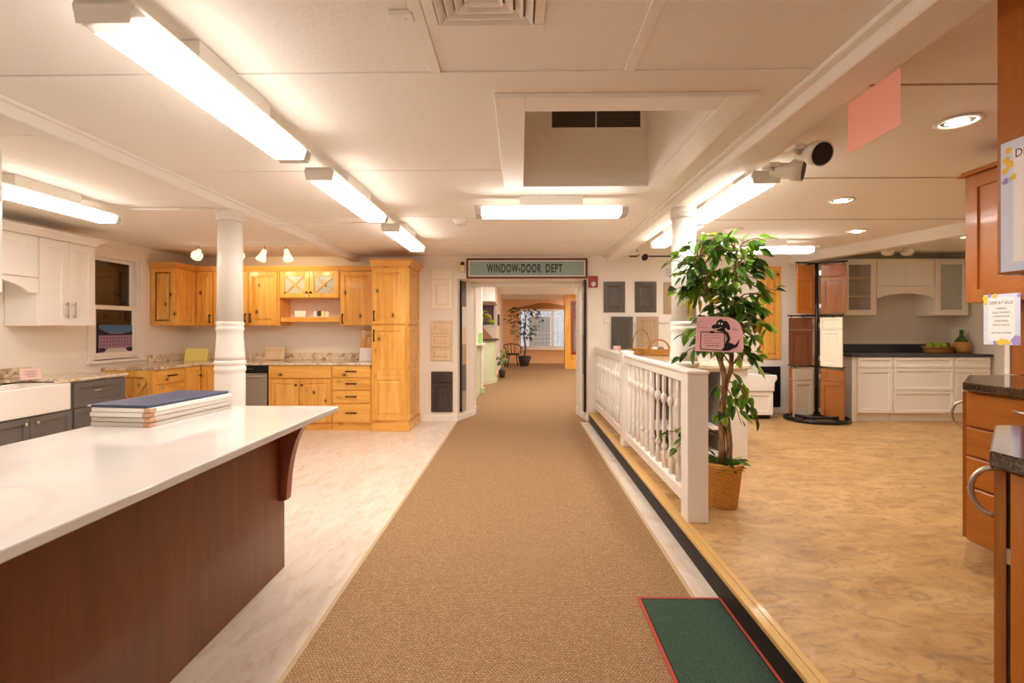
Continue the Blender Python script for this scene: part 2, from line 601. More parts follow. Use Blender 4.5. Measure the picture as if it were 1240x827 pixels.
# left wall with the window hole
mb = MB()
mb.box(XL - 0.16, XL, YF, 5.45, 0, CZ); mb.box(XL - 0.16, XL, 6.12, YB, 0, CZ)
mb.box(XL - 0.16, XL, 5.45, 6.12, 0, 1.0); mb.box(XL - 0.16, XL, 5.45, 6.12, 2.24, CZ)
struct(mb.build('wall_left', 'wall'))
sbox('wall_right', XR, XR + 0.1, YF, 7.62, 0, CZ, 'wall')
sbox('wall_front', XL, XR, YF - 0.1, YF, 0, CZ, 'wall')
sbox('wall_partition_right', 2.99, 3.10, YF, 2.985, 0.14, CZ, 'wall')
sbox('wall_partition_left', -3.12, -3.0, YF, 2.46, 0, CZ, 'wall')
mb = MB()
mb.box(-1.44, -0.925, YB - 0.014, YB, 0, 0.09, 0.004)
mb.prism([(-0.93, YB - 0.014), (-0.915, YB - 0.014), (-0.712, 7.565), (-0.725, 7.57)], 2, 0.007, 0.09)
struct(mb.build('baseboard_back', 'trim'))
mb = MB(); mb.box(2.15, 2.93, YB - 0.014, YB, 0.14, 0.23, 0.004); mb.box(3.46, 4.35, YB - 0.014, YB, 0.14, 0.23, 0.004)
mb.prism([(0.985, YB - 0.014), (0.99, YB), (0.912, 7.58), (0.903, 7.575)], 2, 0.007, 0.1)
struct(mb.build('baseboard_right', 'trim'))
sbox('trim_5', 1.215, 2.28, YB - 0.018, YB, 1.44, 1.515, 'trim', 0.004)

# ceiling with the recessed well
HX0, HX1, HY0, HY1 = 0.022, 0.93, 2.31, 3.525
mb = MB()
mb.box(XL, HX0, YF, 7.62, CZ, CZ + 0.08); mb.box(HX1, XR, YF, 7.62, CZ, CZ + 0.08)
mb.box(HX0, HX1, YF, HY0, CZ, CZ + 0.08); mb.box(HX0, HX1, HY1, 7.62, CZ, CZ + 0.08)
struct(mb.build('ceiling', 'ceiling'))
mb = MB()
t_ = 0.03
mb.box(HX0 - t_, HX0, HY0 - t_, HY1 + t_, CZ + 0.08, 3.1); mb.box(HX1, HX1 + t_, HY0 - t_, HY1 + t_, CZ + 0.08, 3.1)
mb.box(HX0, HX1, HY0 - t_, HY0, CZ + 0.08, 3.1); mb.box(HX0, HX1, HY1, HY1 + t_, CZ + 0.08, 3.1)
mb.box(HX0 - t_, HX1 + t_, HY0 - t_, HY1 + t_, 3.1, 3.13)
struct(mb.build('ceiling_recess', 'wall'))
mb = MB()
fr = 0.14
z0, z1 = CZ - 0.024, CZ - 0.0005
mb.box(HX0 - fr, HX0, HY0 - fr, HY1 + 0.09, z0, z1, 0.003); mb.box(HX1, HX1 + fr, HY0 - fr, HY1 + 0.09, z0, z1, 0.003)
mb.box(HX0 + 0.0005, HX1 - 0.0005, HY0 - fr, HY0, z0, z1, 0.003); mb.box(HX0 + 0.0005, HX1 - 0.0005, HY1, HY1 + 0.09, z0, z1, 0.003)
struct(mb.build('trim_6', 'trim'))
# beams
mb = MB(); mb.box(-2.475, -2.36, YF, YB - 0.001, 2.34, CZ - 0.0005, 0.006); mb.box(-2.36, -2.335, YF, YB - 0.001, 2.398, CZ - 0.0005, 0.004); mb.box(-2.5, -2.475, YF, YB - 0.001, 2.398, CZ - 0.0005, 0.004)
struct(mb.build('trim_7', 'ceiling'))
mb = MB(); mb.box(1.24, 1.415, YF, YB - 0.001, 2.34, CZ - 0.0005, 0.006); mb.box(1.2, 1.24, YF, YB - 0.001, 2.395, CZ - 0.0005, 0.004)
struct(mb.build('trim_8', 'ceiling'))
struct(MB().prism([(3.89, 7.04), (4.94, 2.5), (5.09, 2.5), (4.04, 7.04)], 2, 2.29, CZ - 0.0005, 0.004).build('trim_9', 'ceiling'))
# ceiling battens and board joints
mb = MB()
za, zb = CZ - 0.007, CZ - 0.0003
mb.box(-2.33, 1.19, 1.985, 2.035, za, zb, 0.002)
mb.box(0.425, 0.47, YF, 1.984, za, zb, 0.002); mb.box(-0.37, -0.325, YF, 1.984, za, zb, 0.002)
mb.box(-2.33, -0.13, 3.22, 3.245, za + 0.003, zb, 0.001); mb.box(-2.33, 1.19, 4.56, 4.585, za + 0.002, zb, 0.001)
mb.box(-2.33, 1.19, 5.9, 5.92, za + 0.003, zb, 0.001)
mb.box(XL, -2.51, 2.6, 2.62, za + 0.004, zb); mb.box(XL, -2.51, 3.9, 3.92, za + 0.004, zb)
struct(mb.build('trim_10', 'ceiling'))
mb = MB()
for y in (2.12, 3.43, 4.73):
    mb.box(1.43, 6.19, y, y + 0.012, CZ - 0.003, zb)
struct(mb.build('trim_11', 'seam'))

# window in the left wall
w = struct(thing('window_1', 'white double-hung window with dark panes in the left wall', 'window', (XL, 5.45, 1.0)))
del w['category']
W, H = 0.67, 1.24
mb = MB()
cw = 0.07
mb.box(0.001, 0.022, -cw, -0.0, -0.04, H + cw, 0.003); mb.box(0.001, 0.022, W, W + cw, -0.04, H + cw, 0.003)
mb.box(0.001, 0.022, 0, W, H, H + cw, 0.003)
mb.box(0.001, 0.045, -cw - 0.02, W + cw + 0.02, -0.045, -0.012, 0.005, 2)
mb.box(0.001, 0.03, -cw + 0.0, W + cw, H + cw, H + cw + 0.02, 0.003)
mb.build('casing', 'trim', w)
mb = MB()
mb.box(-0.159, 0, 0, 0.03, 0, H); mb.box(-0.159, 0, W - 0.03, W, 0, H); mb.box(-0.159, 0, 0.03, W - 0.03, H - 0.03, H); mb.box(-0.159, 0.0, 0.03, W - 0.03, -0.011, 0.03)
mb.build('jamb', 'trim', w)
def sash(name, x, z0_, z1_, pane):
    mb = MB()
    f = 0.042
    mb.box(x - 0.03, x, 0.031, 0.031 + f, z0_, z1_, 0.004); mb.box(x - 0.03, x, W - 0.031 - f, W - 0.031, z0_, z1_, 0.004)
    mb.box(x - 0.03, x, 0.031 + f, W - 0.031 - f, z0_, z0_ + f, 0.004); mb.box(x - 0.03, x, 0.031 + f, W - 0.031 - f, z1_ - f, z1_, 0.004)
    s_ = mb.build(name, 'trim', w)
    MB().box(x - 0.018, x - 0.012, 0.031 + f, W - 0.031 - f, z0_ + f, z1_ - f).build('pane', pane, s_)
sash('lower_sash', -0.02, 0.032, 0.63, 'dark_pane')
sash('upper_sash', -0.055, 0.6, H - 0.031, 'dark_pane')
# the photograph of a lit facade standing in the lower sash
t = thing('photo_print', 'photo print of a pink lit facade at dusk stood against the lower window pane', 'picture', (XL - 0.028, 5.56, 1.055))
mb = MB()
PW, PH = 0.49, 0.35
mb.box(0, 0.004, 0, PW, 0, PH)
mb.build('backing', 'photo_wall', t)
def fl(mb, y0, y1, z0, z1, x=0.0045):
    mb.box(0.004, x, y0, y1, z0, z1)
mb = MB(); fl(mb, 0, PW, 0.255, PH); mb.build('sky', 'photo_sky', t)
mb = MB(); mb.prism([(0, 0.225), (PW, 0.225), (PW, 0.27), (0.42, 0.262), (0.33, 0.245), (0.16, 0.245), (0.08, 0.27), (0.05, 0.29), (0, 0.31)], 0, 0.004, 0.0052); mb.prism([(0.0, 0.03), (0.08, 0.03), (0.1, 0.06), (0.05, 0.08), (0.0, 0.07)], 0, 0.004, 0.0052); mb.prism([(PW, 0.03), (0.41, 0.03), (0.39, 0.06), (0.44, 0.08), (PW, 0.07)], 0, 0.004, 0.0052)
mb.build('trees', 'photo_dark', t)
mb = MB()
for r_ in range(3):
    for k in range(11):
        fl(mb, 0.02 + k * 0.042, 0.04 + k * 0.042, 0.095 + r_ * 0.042, 0.122 + r_ * 0.042, 0.005)
mb.build('facade_bays', 'photo_bay', t)
mb = MB(); mb.prism([(0.03, 0), (0.46, 0), (0.36, 0.07), (0.14, 0.07)], 0, 0.004, 0.0049); mb.build('pale_path', 'photo_path', t)

# ------------------------------------------------------------------ the hall beyond the passage
HZ = 2.56
sbox('ceiling_hall', -4.5, 5.0, 7.62, 19.1, HZ, HZ + 0.08, 'ceiling')
sbox('wall_hall_left', -4.6, -4.5, 7.2, 19.1, 0, HZ, 'wall')
sbox('wall_hall_right', 5.0, 5.1, 7.2, 19.1, 0, HZ, 'wall_peach')
sbox('wall_hall_near', -4.5, 5.0, 7.625, 7.7, CZ + 0.081, HZ, 'wall')
sbox('trim_12', -0.6, 5.0, 13.9, 14.2, 2.36, HZ, 'ceiling')
sbox('trim_13', -4.5, 5.0, 17.6, 17.8, 2.44, HZ, 'ceiling')
# far peach wall with the window opening
WX0, WX1, WZ0, WZ1 = -0.02, 1.83, 0.62, 2.1
mb = MB()
mb.box(-4.5, WX0, 18.9, 19.0, 0, HZ); mb.box(WX1, 5.0, 18.9, 19.0, 0, HZ); mb.box(WX0, WX1, 18.9, 19.0, 0, WZ0); mb.box(WX0, WX1, 18.9, 19.0, WZ1, HZ)
struct(mb.build('wall_far', 'wall_peach'))
w2 = struct(thing('window_2', 'white mulled window of three tall sashes in the far peach wall', 'window', (WX0, 18.9, WZ0)))
del w2['category']
W2, H2 = WX1 - WX0, WZ1 - WZ0
mb = MB()
mb.box(-0.05, 0.05, -0.03, 0.06, -0.05, H2 + 0.05); mb.box(W2 - 0.05, W2 + 0.05, -0.03, 0.06, -0.05, H2 + 0.05)
mb.box(0.05, W2 - 0.05, -0.03, 0.06, -0.05, 0.06); mb.box(0.05, W2 - 0.05, -0.03, 0.06, H2 - 0.06, H2 + 0.05)
for x in (0.44, 1.24):
    mb.box(x, x + 0.1, -0.03, 0.06, 0.06, H2 - 0.06)
mb.box(-0.08, W2 + 0.08, -0.1, -0.03, -0.09, -0.05)
mb.build('frame', 'trim', w2)
for (a, b, n) in ((0.05, 0.44, 2), (0.54, 1.24, 5), (1.34, W2 - 0.05, 3)):
    mb = MB()
    for k in range(1, n):
        x = a + (b - a) * k / n
        mb.box(x - 0.008, x + 0.008, 0.0, 0.025, 0.06, H2 - 0.06)
    for z in (0.26, 0.42, 0.58, 1.14, 1.3):
        mb.box(a, b, 0.0, 0.025, z - 0.007, z + 0.007)
    g = mb.build('muntins', 'trim', w2)
    MB().box(a, b, 0.03, 0.036, 0.06, H2 - 0.06).build('pane', 'glass', g)
# shallow timber gable trim over the window
tag(MB().prism([(-0.35, 2.13), (2.2, 2.13), (2.2, 2.2), (1.1, 2.36), (0.75, 2.36)], 1, 18.83, 18.899).build('window_pediment', 'roof_brown'), 'brown low-pitched timber pediment over the far white window', 'pediment')
sbox('wall_outside', 0.4, 1.35, 22.0, 22.2, 0.0, 1.9, 'outside_grey')

# reception on the left of the hall
sbox('wall_reception_back', -4.5, -0.68, 13.6, 13.75, 0, HZ, 'wall')
sbox('wall_hall_side', -0.84, -0.68, 13.751, 18.899, 0, HZ, 'wall')
sbox('trim_14', -4.5, -0.62, 11.6, 13.599, 2.02, HZ, 'wall')
d = thing('half_wall', 'pale green half wall with a white ledge and post beside the passage', 'half wall', (-0.785, 9.4, 0.0))
MB().box(-0.6, -0.06, 0, 0.8, 0.006, 1.02).build('panel', 'sage', d)
mb = MB(); mb.box(-0.059, 0.0, 0.74, 0.84, 0.12, 1.02, 0.008); mb.build('corner_post', 'trim', d)
mb = MB(); mb.box(-0.075, 0.03, 0.71, 0.87, 0.006, 0.119, 0.01); mb.build('plinth', 'sage', d)
mb = MB(); mb.box(-0.62, 0.06, -0.03, 0.86, 1.021, 1.06, 0.006); mb.build('ledge', 'trim', d)
d = thing('square_pillar', 'white square pillar standing on the green half wall ledge', 'pillar', (-0.935, 10.1, 1.061))
MB().box(-0.14, 0.14, -0.1, 0.1, 0, HZ - 1.062, 0.01).build('shaft', 'wall', d)
MB().box(0.0, 0.012, -0.14, -0.1005, 0.2, 0.42).build('switch_plate', 'vase_dark', d)
tag(MB().box(-0.04, 0.04, -0.03, 0.03, 0, 0.22, 0.008).build('brochure_holder', 'lime', loc=(-0.80, 9.62, 1.061)), 'lime green brochure holder on the half wall ledge', 'brochure holder')
d = thing('reception_desk', 'curved pale green reception desk with a dark counter', 'desk', (-1.5, 11.6, 0.006))
def arc(r, y0, y1, n=14):
    return [(0.0 + r * math.cos(a), r * math.sin(a)) for a in [y0 + (y1 - y0) * k / n for k in range(n + 1)]]
def desk_outline(g):
    p = [(-0.3, -0.1 - g)]
    for k in range(13):
        a = -PI / 2 + (PI * 0.62) * k / 12
        p.append((0.12 + (0.78 + g) * math.cos(a) * 0.98, 0.75 + (0.85 + g) * math.sin(a)))
    p.append((-0.3, 1.4 + g))
    return p
MB().prism(desk_outline(0.0), 2, 0.10, 1.06).build('curved_front', 'sage', d)
MB().prism(desk_outline(0.03), 2, 0.0, 0.10).build('skirting', 'sage', d)
MB().prism(desk_outline(0.07), 2, 1.061, 1.10).build('counter_top', 'vase_dark', d)
t = thing('framed_picture', 'dark purple framed picture on the wall behind the reception desk', 'picture', (-1.02, 13.6, 1.75))
MB().box(-0.25, 0.27, -0.03, -0.001, -0.27, 0.3, 0.006).build('frame', 'ink', t)
mb = MB(); mb.box(-0.22, 0.24, -0.034, -0.03, -0.24, 0.27); mb.build('print', 'photo_bay', t)
t = thing('desk_plant', 'yellow-green leafy plant in a vase on the reception desk', 'plant', (-0.98, 12.05, 1.107))
MB().lathe([(0.05, 0), (0.07, 0.1), (0.04, 0.2), (0.05, 0.24)], seg=12).build('vase', 'vase_dark', t)
def tuft(parent, n, rad, h, mats, z0, size=0.1, seed=1, name='foliage'):
    rg = random.Random(seed)
    mb = MB()
    for k in range(n):
        a = rg.random() * 2 * PI; e = rg.random()
        d_ = Vector((math.cos(a) * rad * e, math.sin(a) * rad * e, z0 + h * (0.3 + 0.7 * rg.random())))
        mb.mi = rg.randrange(len(mats))
        leaf(mb, d_, Vector((math.cos(a), math.sin(a), rg.uniform(-0.7, 0.5))), size * rg.uniform(0.7, 1.2), rg)
        if k % 5 == 0:
            mb.tube([(0, 0, z0 * 0.8), (d_.x * 0.5, d_.y * 0.5, z0 + (d_.z - z0) * 0.6), d_], 0.004, 4)
    return mb.build(name, mats, parent)
def leaf(mb, p, d, L, rg, w=0.5):
    d = d.normalized()
    side = d.cross(Vector((0, 0, 1)))
    if side.length < 0.05:
        side = Vector((1, 0, 0))
    side.normalize()
    side = (Matrix.Rotation(rg.uniform(-0.9, 0.9), 3, d) @ side)
    n = side.cross(d)
    ww = L * w * 0.5
    droop = -0.12 * L
    pts = [(0.0, 0.0), (0.2, 0.8), (0.45, 1.0), (0.76, 0.62), (1.0, 0.0)]
    mid = [mb.v(p + d * (L * t_) + Vector((0, 0, droop * t_ * t_ * 2))) for t_, _ in pts]
    lf = [mb.v(p + d * (L * t_) + side * (ww * k) + n * (0.22 * ww * k) + Vector((0, 0, droop * t_ * t_ * 2))) for t_, k in pts[1:-1]]
    rt = [mb.v(p + d * (L * t_) - side * (ww * k) + n * (0.22 * ww * k) + Vector((0, 0, droop * t_ * t_ * 2))) for t_, k in pts[1:-1]]
    for s_ in (lf, rt):
        mb.face([mid[0], mid[1], s_[0]], True)
        mb.face([mid[1], mid[2], s_[1], s_[0]], True)
        mb.face([mid[2], mid[3], s_[2], s_[1]], True)
        mb.face([mid[3], mid[4], s_[2]], True)
tuft(t, 60, 0.2, 0.5, ['leaf2', 'leaf_yellow', 'leaf1'], 0.24, 0.17, 3)
t = thing('book_stand', 'brown slanted book stand on the reception desk counter', 'book stand', (-0.86, 11.78, 1.107))
mb = MB(); mb.prism([(-0.12, 0.0), (0.14, 0.0), (0.17, 0.03), (-0.06, 0.3), (-0.1, 0.28)], 1, -0.1, 0.1); mb.build('rest', 'book_brown', t)
mb = MB(); mb.box(-0.13, -0.09, -0.1, 0.1, 0.0, 0.22); mb.build('back_support', 'book_brown', t)
tag(MB().box(0.0, 0.05, -0.18, 0.18, -0.17, 0.17, 0.01).build('wall_plaque', 'vase_dark', loc=(-0.679, 14.6, 1.62)), 'dark plaque on the white hall wall past the reception desk', 'plaque')
t = thing('lily_plant', 'pale leafy floor plant standing just past the end of the reception desk', 'plant', (-0.5, 13.33, 0.006))
MB().lathe([(0.07, 0), (0.10, 0.2), (0.09, 0.22)], seg=14).build('pot', 'vase_dark', t)
tuft(t, 40, 0.1, 0.55, ['leaf2', 'leaf1', 'card_white'], 0.18, 0.15, 5)
# dark bentwood chair
t = thing('bentwood_chair', 'dark bentwood armchair beside the indoor tree in the far room', 'chair', (-0.27, 17.3, 0.006), R(12))
MB().lathe([(0.0, 0.42), (0.24, 0.42), (0.25, 0.45), (0.22, 0.47), (0, 0.475)], seg=20).build('seat', 'chair_cloth', t)
for (x, y) in ((-0.2, -0.2), (0.2, -0.2), (-0.2, 0.2), (0.2, 0.2)):
    MB().tube([(x * 0.8, y * 0.8, 0.43), (x, y, 0.2), (x * 1.25, y * 1.25, 0)], 0.02, 7).build('leg', 'black_metal', t)
MB().tube([(-0.3, -0.2, 0.66)] + [(0.31 * math.cos(a), 0.1 + 0.27 * math.sin(a), 0.7 + 0.1 * math.sin(a)) for a in [PI - PI * k / 8 for k in range(9)]] + [(0.3, -0.2, 0.66)], 0.022, 8).build('armrest', 'redwood', t)
for x in (-0.27, 0.27):
    MB().tube([(x, -0.12, 0.66), (x * 0.95, -0.1, 0.45)], 0.016, 6).build('arm_support', 'black_metal', t)
for x in (-0.12, 0.0, 0.12):
    MB().tube([(x, 0.2, 0.45), (x * 1.1, 0.34, 0.78)], 0.012, 6).build('back_spindle', 'black_metal', t)
t = thing('indoor_tree', 'slim dark-leaved indoor tree in a dark pot before the far window', 'tree', (0.16, 17.6, 0.006))
MB().lathe([(0.13, 0), (0.25, 0.36), (0.23, 0.36), (0.2, 0.3), (0, 0.3)], seg=18).build('pot', 'vase_dark', t)
MB().tube([(0, 0, 0.3), (0.03, 0, 0.7), (-0.03, 0.02, 1.1), (0.05, 0, 1.6), (0.0, 0, 2.0)], [0.04, 0.035, 0.03, 0.02, 0.008], 8).build('trunk', 'bark', t)
rg = random.Random(4)
mb = MB()
for k in range(190):
    z = rg.uniform(0.95, 2.15); a = rg.random() * 2 * PI
    rad = 0.48 * math.sqrt(rg.random()) * (0.55 + 0.45 * math.sin((z - 0.9) / 1.3 * PI)) + (0.2 if z > 1.5 else 0)
    mb.mi = rg.choice([0, 0, 0, 1, 1, 2])
    leaf(mb, Vector((rad * math.cos(a), rad * math.sin(a), z)), Vector((math.cos(a), math.sin(a), rg.uniform(-0.8, 0.3))), 0.15, rg)
for k in range(7):
    a = k * 2.3
    mb.mi = 3
    mb.tube([(0, 0, 1.0 + k * 0.12), (0.2 * math.cos(a), 0.2 * math.sin(a), 1.25 + k * 0.11), (0.42 * math.cos(a), 0.42 * math.sin(a), 1.35 + k * 0.11)], 0.008, 5)
mb.build('foliage', ['leaf3', 'leaf0', 'leaf_pink', 'bark'], t)
# yellow timber display unit with a red-brown window
t = thing('window_display', 'yellow timber display unit with a red-brown framed window in the far room', 'display unit', (1.5, 16.2, 0.006))
mb = MB(); mb.box(0, 0.2, 0, 0.5, 0, 2.5); mb.box(0.2, 1.7, 0, 0.5, 0, 0.5); mb.box(0.2, 1.7, 0, 0.5, 2.28, 2.5); mb.box(1.5, 1.7, 0, 0.5, 0.5, 2.28)
for z in (0.16, 0.32, 0.48):
    mb.box(0.2, 1.7, -0.02, 0, z - 0.13, z, 0.01)
mb.build('surround', 'yellowwood', t)
mb = MB(); mb.box(0.2, 0.28, -0.04, 0.1, 0.5, 2.28); mb.box(1.42, 1.5, -0.04, 0.1, 0.5, 2.28); mb.box(0.28, 1.42, -0.04, 0.1, 0.5, 0.58); mb.box(0.28, 1.42, -0.04, 0.1, 2.2, 2.28)
mb.box(0.28, 1.42, -0.03, 0.08, 1.7, 1.76); mb.box(0.28, 1.42, -0.03, 0.08, 1.95, 1.98); mb.box(0.8, 0.86, -0.03, 0.08, 0.58, 2.2)
f_ = mb.build('window_frame', 'redwood', t)
MB().box(0.28, 1.42, 0.03, 0.036, 0.58, 2.2).build('pane', 'glass', f_)
MB().box(0.2, 1.5, 0.44, 0.5, 0.5, 2.28).build('back_panel', 'interior_grey', t)
# ------------------------------------------------------------------ cabinet parts
def loops(style, sw):
    if style == 'shaker':
        return [(0.0, 0.002), (0.002, 0.0), (sw, 0.0), (sw + 0.003, 0.011)]
    if style == 'raised':
        return [(0.0, 0.004), (0.004, 0.0), (sw, 0.0), (sw + 0.005, 0.014), (sw + 0.012, 0.014), (sw + 0.042, 0.002)]
    if style == 'ridge':
        return [(0.0, 0.003), (0.003, 0.0), (sw, 0.0), (sw + 0.004, 0.006), (sw + 0.02, 0.010), (sw + 0.026, 0.004)]
    return [(0.0, 0.005), (0.005, 0.0)]

def door(par, x0, x1, z0, z1, mat, style='shaker', sw=0.055, name='door', y=0.0, t=0.02):
    return MB().front(x0, x1, z0, z1, y - 0.0006, t, loops(style, sw)).build(name, mat, par)

def bar_pull(par, x, z, L, mat, vert=True, y=-0.0206, r=0.005, out=0.028):
    mb = MB()
    h = L / 2
    d = Vector((0, 0, 1)) if vert else Vector((1, 0, 0))
    c = Vector((x, y, z))
    o = Vector((0, -out, 0))
    mb.tube([c + o - d * h, c + o + d * h], r, 8)
    for s_ in (-0.75, 0.75):
        mb.tube([c + d * h * s_, c + o + d * h * s_], r * 0.8, 6)
    return mb.build('handle', mat, par)

def cup_pull(par, x, z, L, mat, vert=False, y=-0.0206, w=0.016):
    mb = MB()
    if vert:
        mb.box(x - w / 2, x + w / 2, y - 0.026, y - 0.018, z - L / 2, z + L / 2, 0.003)
        for s_ in (-1, 1):
            mb.box(x - w / 2, x + w / 2, y - 0.02, y, z + s_ * (L / 2 - 0.012) - 0.01, z + s_ * (L / 2 - 0.012) + 0.01, 0.002)
    else:
        mb.box(x - L / 2, x + L / 2, y - 0.026, y - 0.018, z - w / 2, z + w / 2, 0.003)
        for s_ in (-1, 1):
            mb.box(x + s_ * (L / 2 - 0.012) - 0.01, x + s_ * (L / 2 - 0.012) + 0.01, y - 0.02, y, z - w / 2, z + w / 2, 0.002)
    return mb.build('handle', mat, par)

def knob(par, x, z, mat, y=-0.0206, r=0.014):
    return MB().lathe([(0.006, 0), (0.005, -0.012), (r, -0.018), (r, -0.024), (r * 0.5, -0.029), (0, -0.03)], (x, y, z), 12, axis=1).build('knob', mat, par)

def crown(par, x0, x1, y0, y1, z, mat, h=0.06, out=0.05, left=True, right=True, name='crown_molding'):
    """stepped cornice round the front (and open ends) of a wall cabinet"""
    mb = MB()
    prof = [(0.004, 0.0), (0.010, 0.012), (0.022, 0.028), (out * 0.8, h * 0.75), (out, h * 0.8), (out, h)]
    def ring(o_, zz):
        a = x0 - (o_ if left else 0); b = x1 + (o_ if right else 0)
        return [mb.v((a, y1, z + zz)), mb.v((a, y0 - o_, z + zz)), mb.v((b, y0 - o_, z + zz)), mb.v((b, y1, z + zz))]
    prev = ring(*prof[0])
    mb.face([prev[3], prev[2], prev[1], prev[0]])
    for p in prof[1:]:
        cur = ring(*p)
        for i in range(4):
            mb.face([prev[i], prev[(i + 1) % 4], cur[(i + 1) % 4], cur[i]])
        prev = cur
    mb.face(prev)
    bmesh.ops.recalc_face_normals(mb.bm, faces=mb.bm.faces[:])
    return mb.build(name, mat, par)

def carcass(par, w, d, z0, z1, mat, name='carcass'):
    return MB().box(0.001, w - 0.001, 0.0, d, z0, z1, 0.0015).build(name, mat, par)

def toe(par, w, d, z0, z1, mat, rec=0.06, name='toe_kick'):
    return MB().box(0.002, w - 0.002, rec, d, z0, z1).build(name, mat, par)

def arch_prism(mb, x0, x1, zlow, zmid, ztop, y0, y1, n=14, flat=0.12):
    """valance with an arched lower edge"""
    w = x1 - x0
    pts = [(x0, ztop), (x0, zlow), (x0 + w * flat, zlow)]
    for k in range(n + 1):
        u = k / n
        pts.append((x0 + w * (flat + (1 - 2 * flat) * u), zlow + (zmid - zlow) * math.sin(PI * u) ** 0.7))
    pts += [(x1 - w * flat, zlow), (x1, zlow), (x1, ztop)]
    # strips keep the concave outline tidy
    low = []
    for k in range(len(pts) - 3):
        pass
    xs = [p for p in pts[1:-1]]
    for a, b in zip(xs[:-1], xs[1:]):
        if b[0] - a[0] > 1e-5:
            mb.prism([(a[0], a[1]), (b[0], b[1]), (b[0], ztop), (a[0], ztop)], 1, y0, y1)
    return mb

WP = 'white_cabinet'
# ------------------------------------------------------------------ pine kitchen on the back left
RZ = PI / 2
PB = 0.872
# drawer unit on the left wall with the cross-braced end
t = thing('pine_base_cabinet', 'knotty pine drawer cabinet whose end panel has a cross brace', 'base cabinet', (-4.29, 5.60, 0), RZ)
carcass(t, 0.489, 0.59, 0.1, PB, 'pine'); toe(t, 0.489, 0.59, 0.0, 0.1, 'pine_h', 0.02)
for z0, z1 in ((0.70, 0.862), (0.41, 0.685), (0.115, 0.395)):
    dd = door(t, 0.02, 0.47, z0, z1, 'pine_h', 'slab', name='drawer'); cup_pull(dd, 0.245, (z0 + z1) / 2 + 0.01, 0.15, 'bronze')
mb = MB()
yA, yB = 0.0, 0.59
mb.box(-0.036, 0.0, yA, yA + 0.07, 0.1, PB, 0.002); mb.box(-0.036, 0.0, yB - 0.07, yB, 0.1, PB, 0.002)
mb.box(-0.036, 0.0, yA + 0.07, yB - 0.07, 0.1, 0.18, 0.002); mb.box(-0.036, 0.0, yA + 0.07, yB - 0.07, PB - 0.08, PB, 0.002)
a_, b_ = yA + 0.07, yB - 0.07
for s_ in (0, 1):
    p0, p1 = ((a_, 0.18), (b_, PB - 0.08)) if s_ == 0 else ((b_, 0.18), (a_, PB - 0.08))
    d_ = Vector((p1[0] - p0[0], p1[1] - p0[1])).normalized(); n_ = Vector((-d_.y, d_.x)) * 0.032
    mb.prism([(p0[0] + n_.x, p0[1] + n_.y), (p1[0] + n_.x, p1[1] + n_.y), (p1[0] - n_.x, p1[1] - n_.y), (p0[0] - n_.x, p0[1] - n_.y)], 0, -0.033 + 0.002 * s_, -0.006)
mb.build('cross_brace_panel', 'pine', t)

# corner unit
t = thing('pine_base_cabinet', 'knotty pine inside-corner base cabinet under the yellow card', 'base cabinet', (-4.29, 6.40, 0))
mb = MB(); mb.prism([(-0.60, -0.309), (0.0, -0.309), (0.0, 0.0), (0.289, 0.0), (0.289, 0.64), (-0.60, 0.64)], 2, 0.1, PB)
mb.build('carcass', 'pine', t)
mb = MB(); mb.prism([(-0.60, -0.308), (-0.02, -0.308), (-0.02, 0.02), (0.288, 0.02), (0.288, 0.64), (-0.60, 0.64)], 2, 0.0, 0.1)
mb.build('toe_kick', 'pine_h', t)
dd = door(t, 0.03, 0.275, 0.115, 0.862, 'pine', 'raised', 0.05)
mb = MB(); mb.X = Matrix.Rotation(PI / 2, 4, 'Z')
mb.front(-0.295, -0.005, 0.115, 0.862, -0.0006, 0.02, loops('raised', 0.05))
dd = mb.build('door', 'pine', t)
MB().lathe([(0.006, 0), (0.005, 0.012), (0.014, 0.018), (0.014, 0.024), (0, 0.03)], (0.021, -0.045, 0.74), 12, axis=0).build('knob', 'bronze', dd)

# dishwasher
t = thing('dishwasher', 'stainless steel dishwasher with a black control strip among the pine cabinets', 'dishwasher', (-3.992, 6.40, 0))
MB().box(0.003, 0.619, 0.0, 0.6, 0.09, PB).build('tub_body', 'black_metal', t)
MB().box(0.006, 0.616, -0.024, -0.0006, 0.10, 0.765, 0.006, 2).build('door', 'steel', t)
cp = MB().box(0.006, 0.616, -0.02, -0.0006, 0.772, PB - 0.004, 0.003).build('control_panel', 'black_metal', t)
mb = MB()
for k in range(9):
    mb.box(0.2 + k * 0.026, 0.215 + k * 0.026, -0.0215, -0.0198, 0.82, 0.826)
mb.build('buttons', 'steel', cp)
mb = MB(); mb.tube([(0.04, -0.024, 0.725), (0.06, -0.05, 0.73), (0.3, -0.062, 0.732), (0.56, -0.05, 0.73), (0.58, -0.024, 0.725)], 0.013, 8)
mb.build('handle', 'steel', t)
MB().box(0.01, 0.61, 0.05, 0.58, 0.0, 0.089).build('kick_plate', 'black_metal', t)

# sink base
t = thing('pine_base_cabinet', 'wide knotty pine sink base with two doors beside the dishwasher', 'base cabinet', (-3.366, 6.40, 0))
w = 0.854
carcass(t, w, 0.64, 0.1, PB, 'pine'); toe(t, w, 0.64, 0.0, 0.1, 'pine_h', 0.02)
dd = door(t, 0.012, w - 0.012, 0.70, 0.864, 'pine_h', 'slab', name='false_drawer_front')
for x0, x1, kx in ((0.012, w / 2 - 0.004, w / 2 - 0.04), (w / 2 + 0.004, w - 0.012, w / 2 + 0.04)):
    dd = door(t, x0, x1, 0.115, 0.688, 'pine', 'raised'); knob(dd, kx, 0.61, 'bronze')
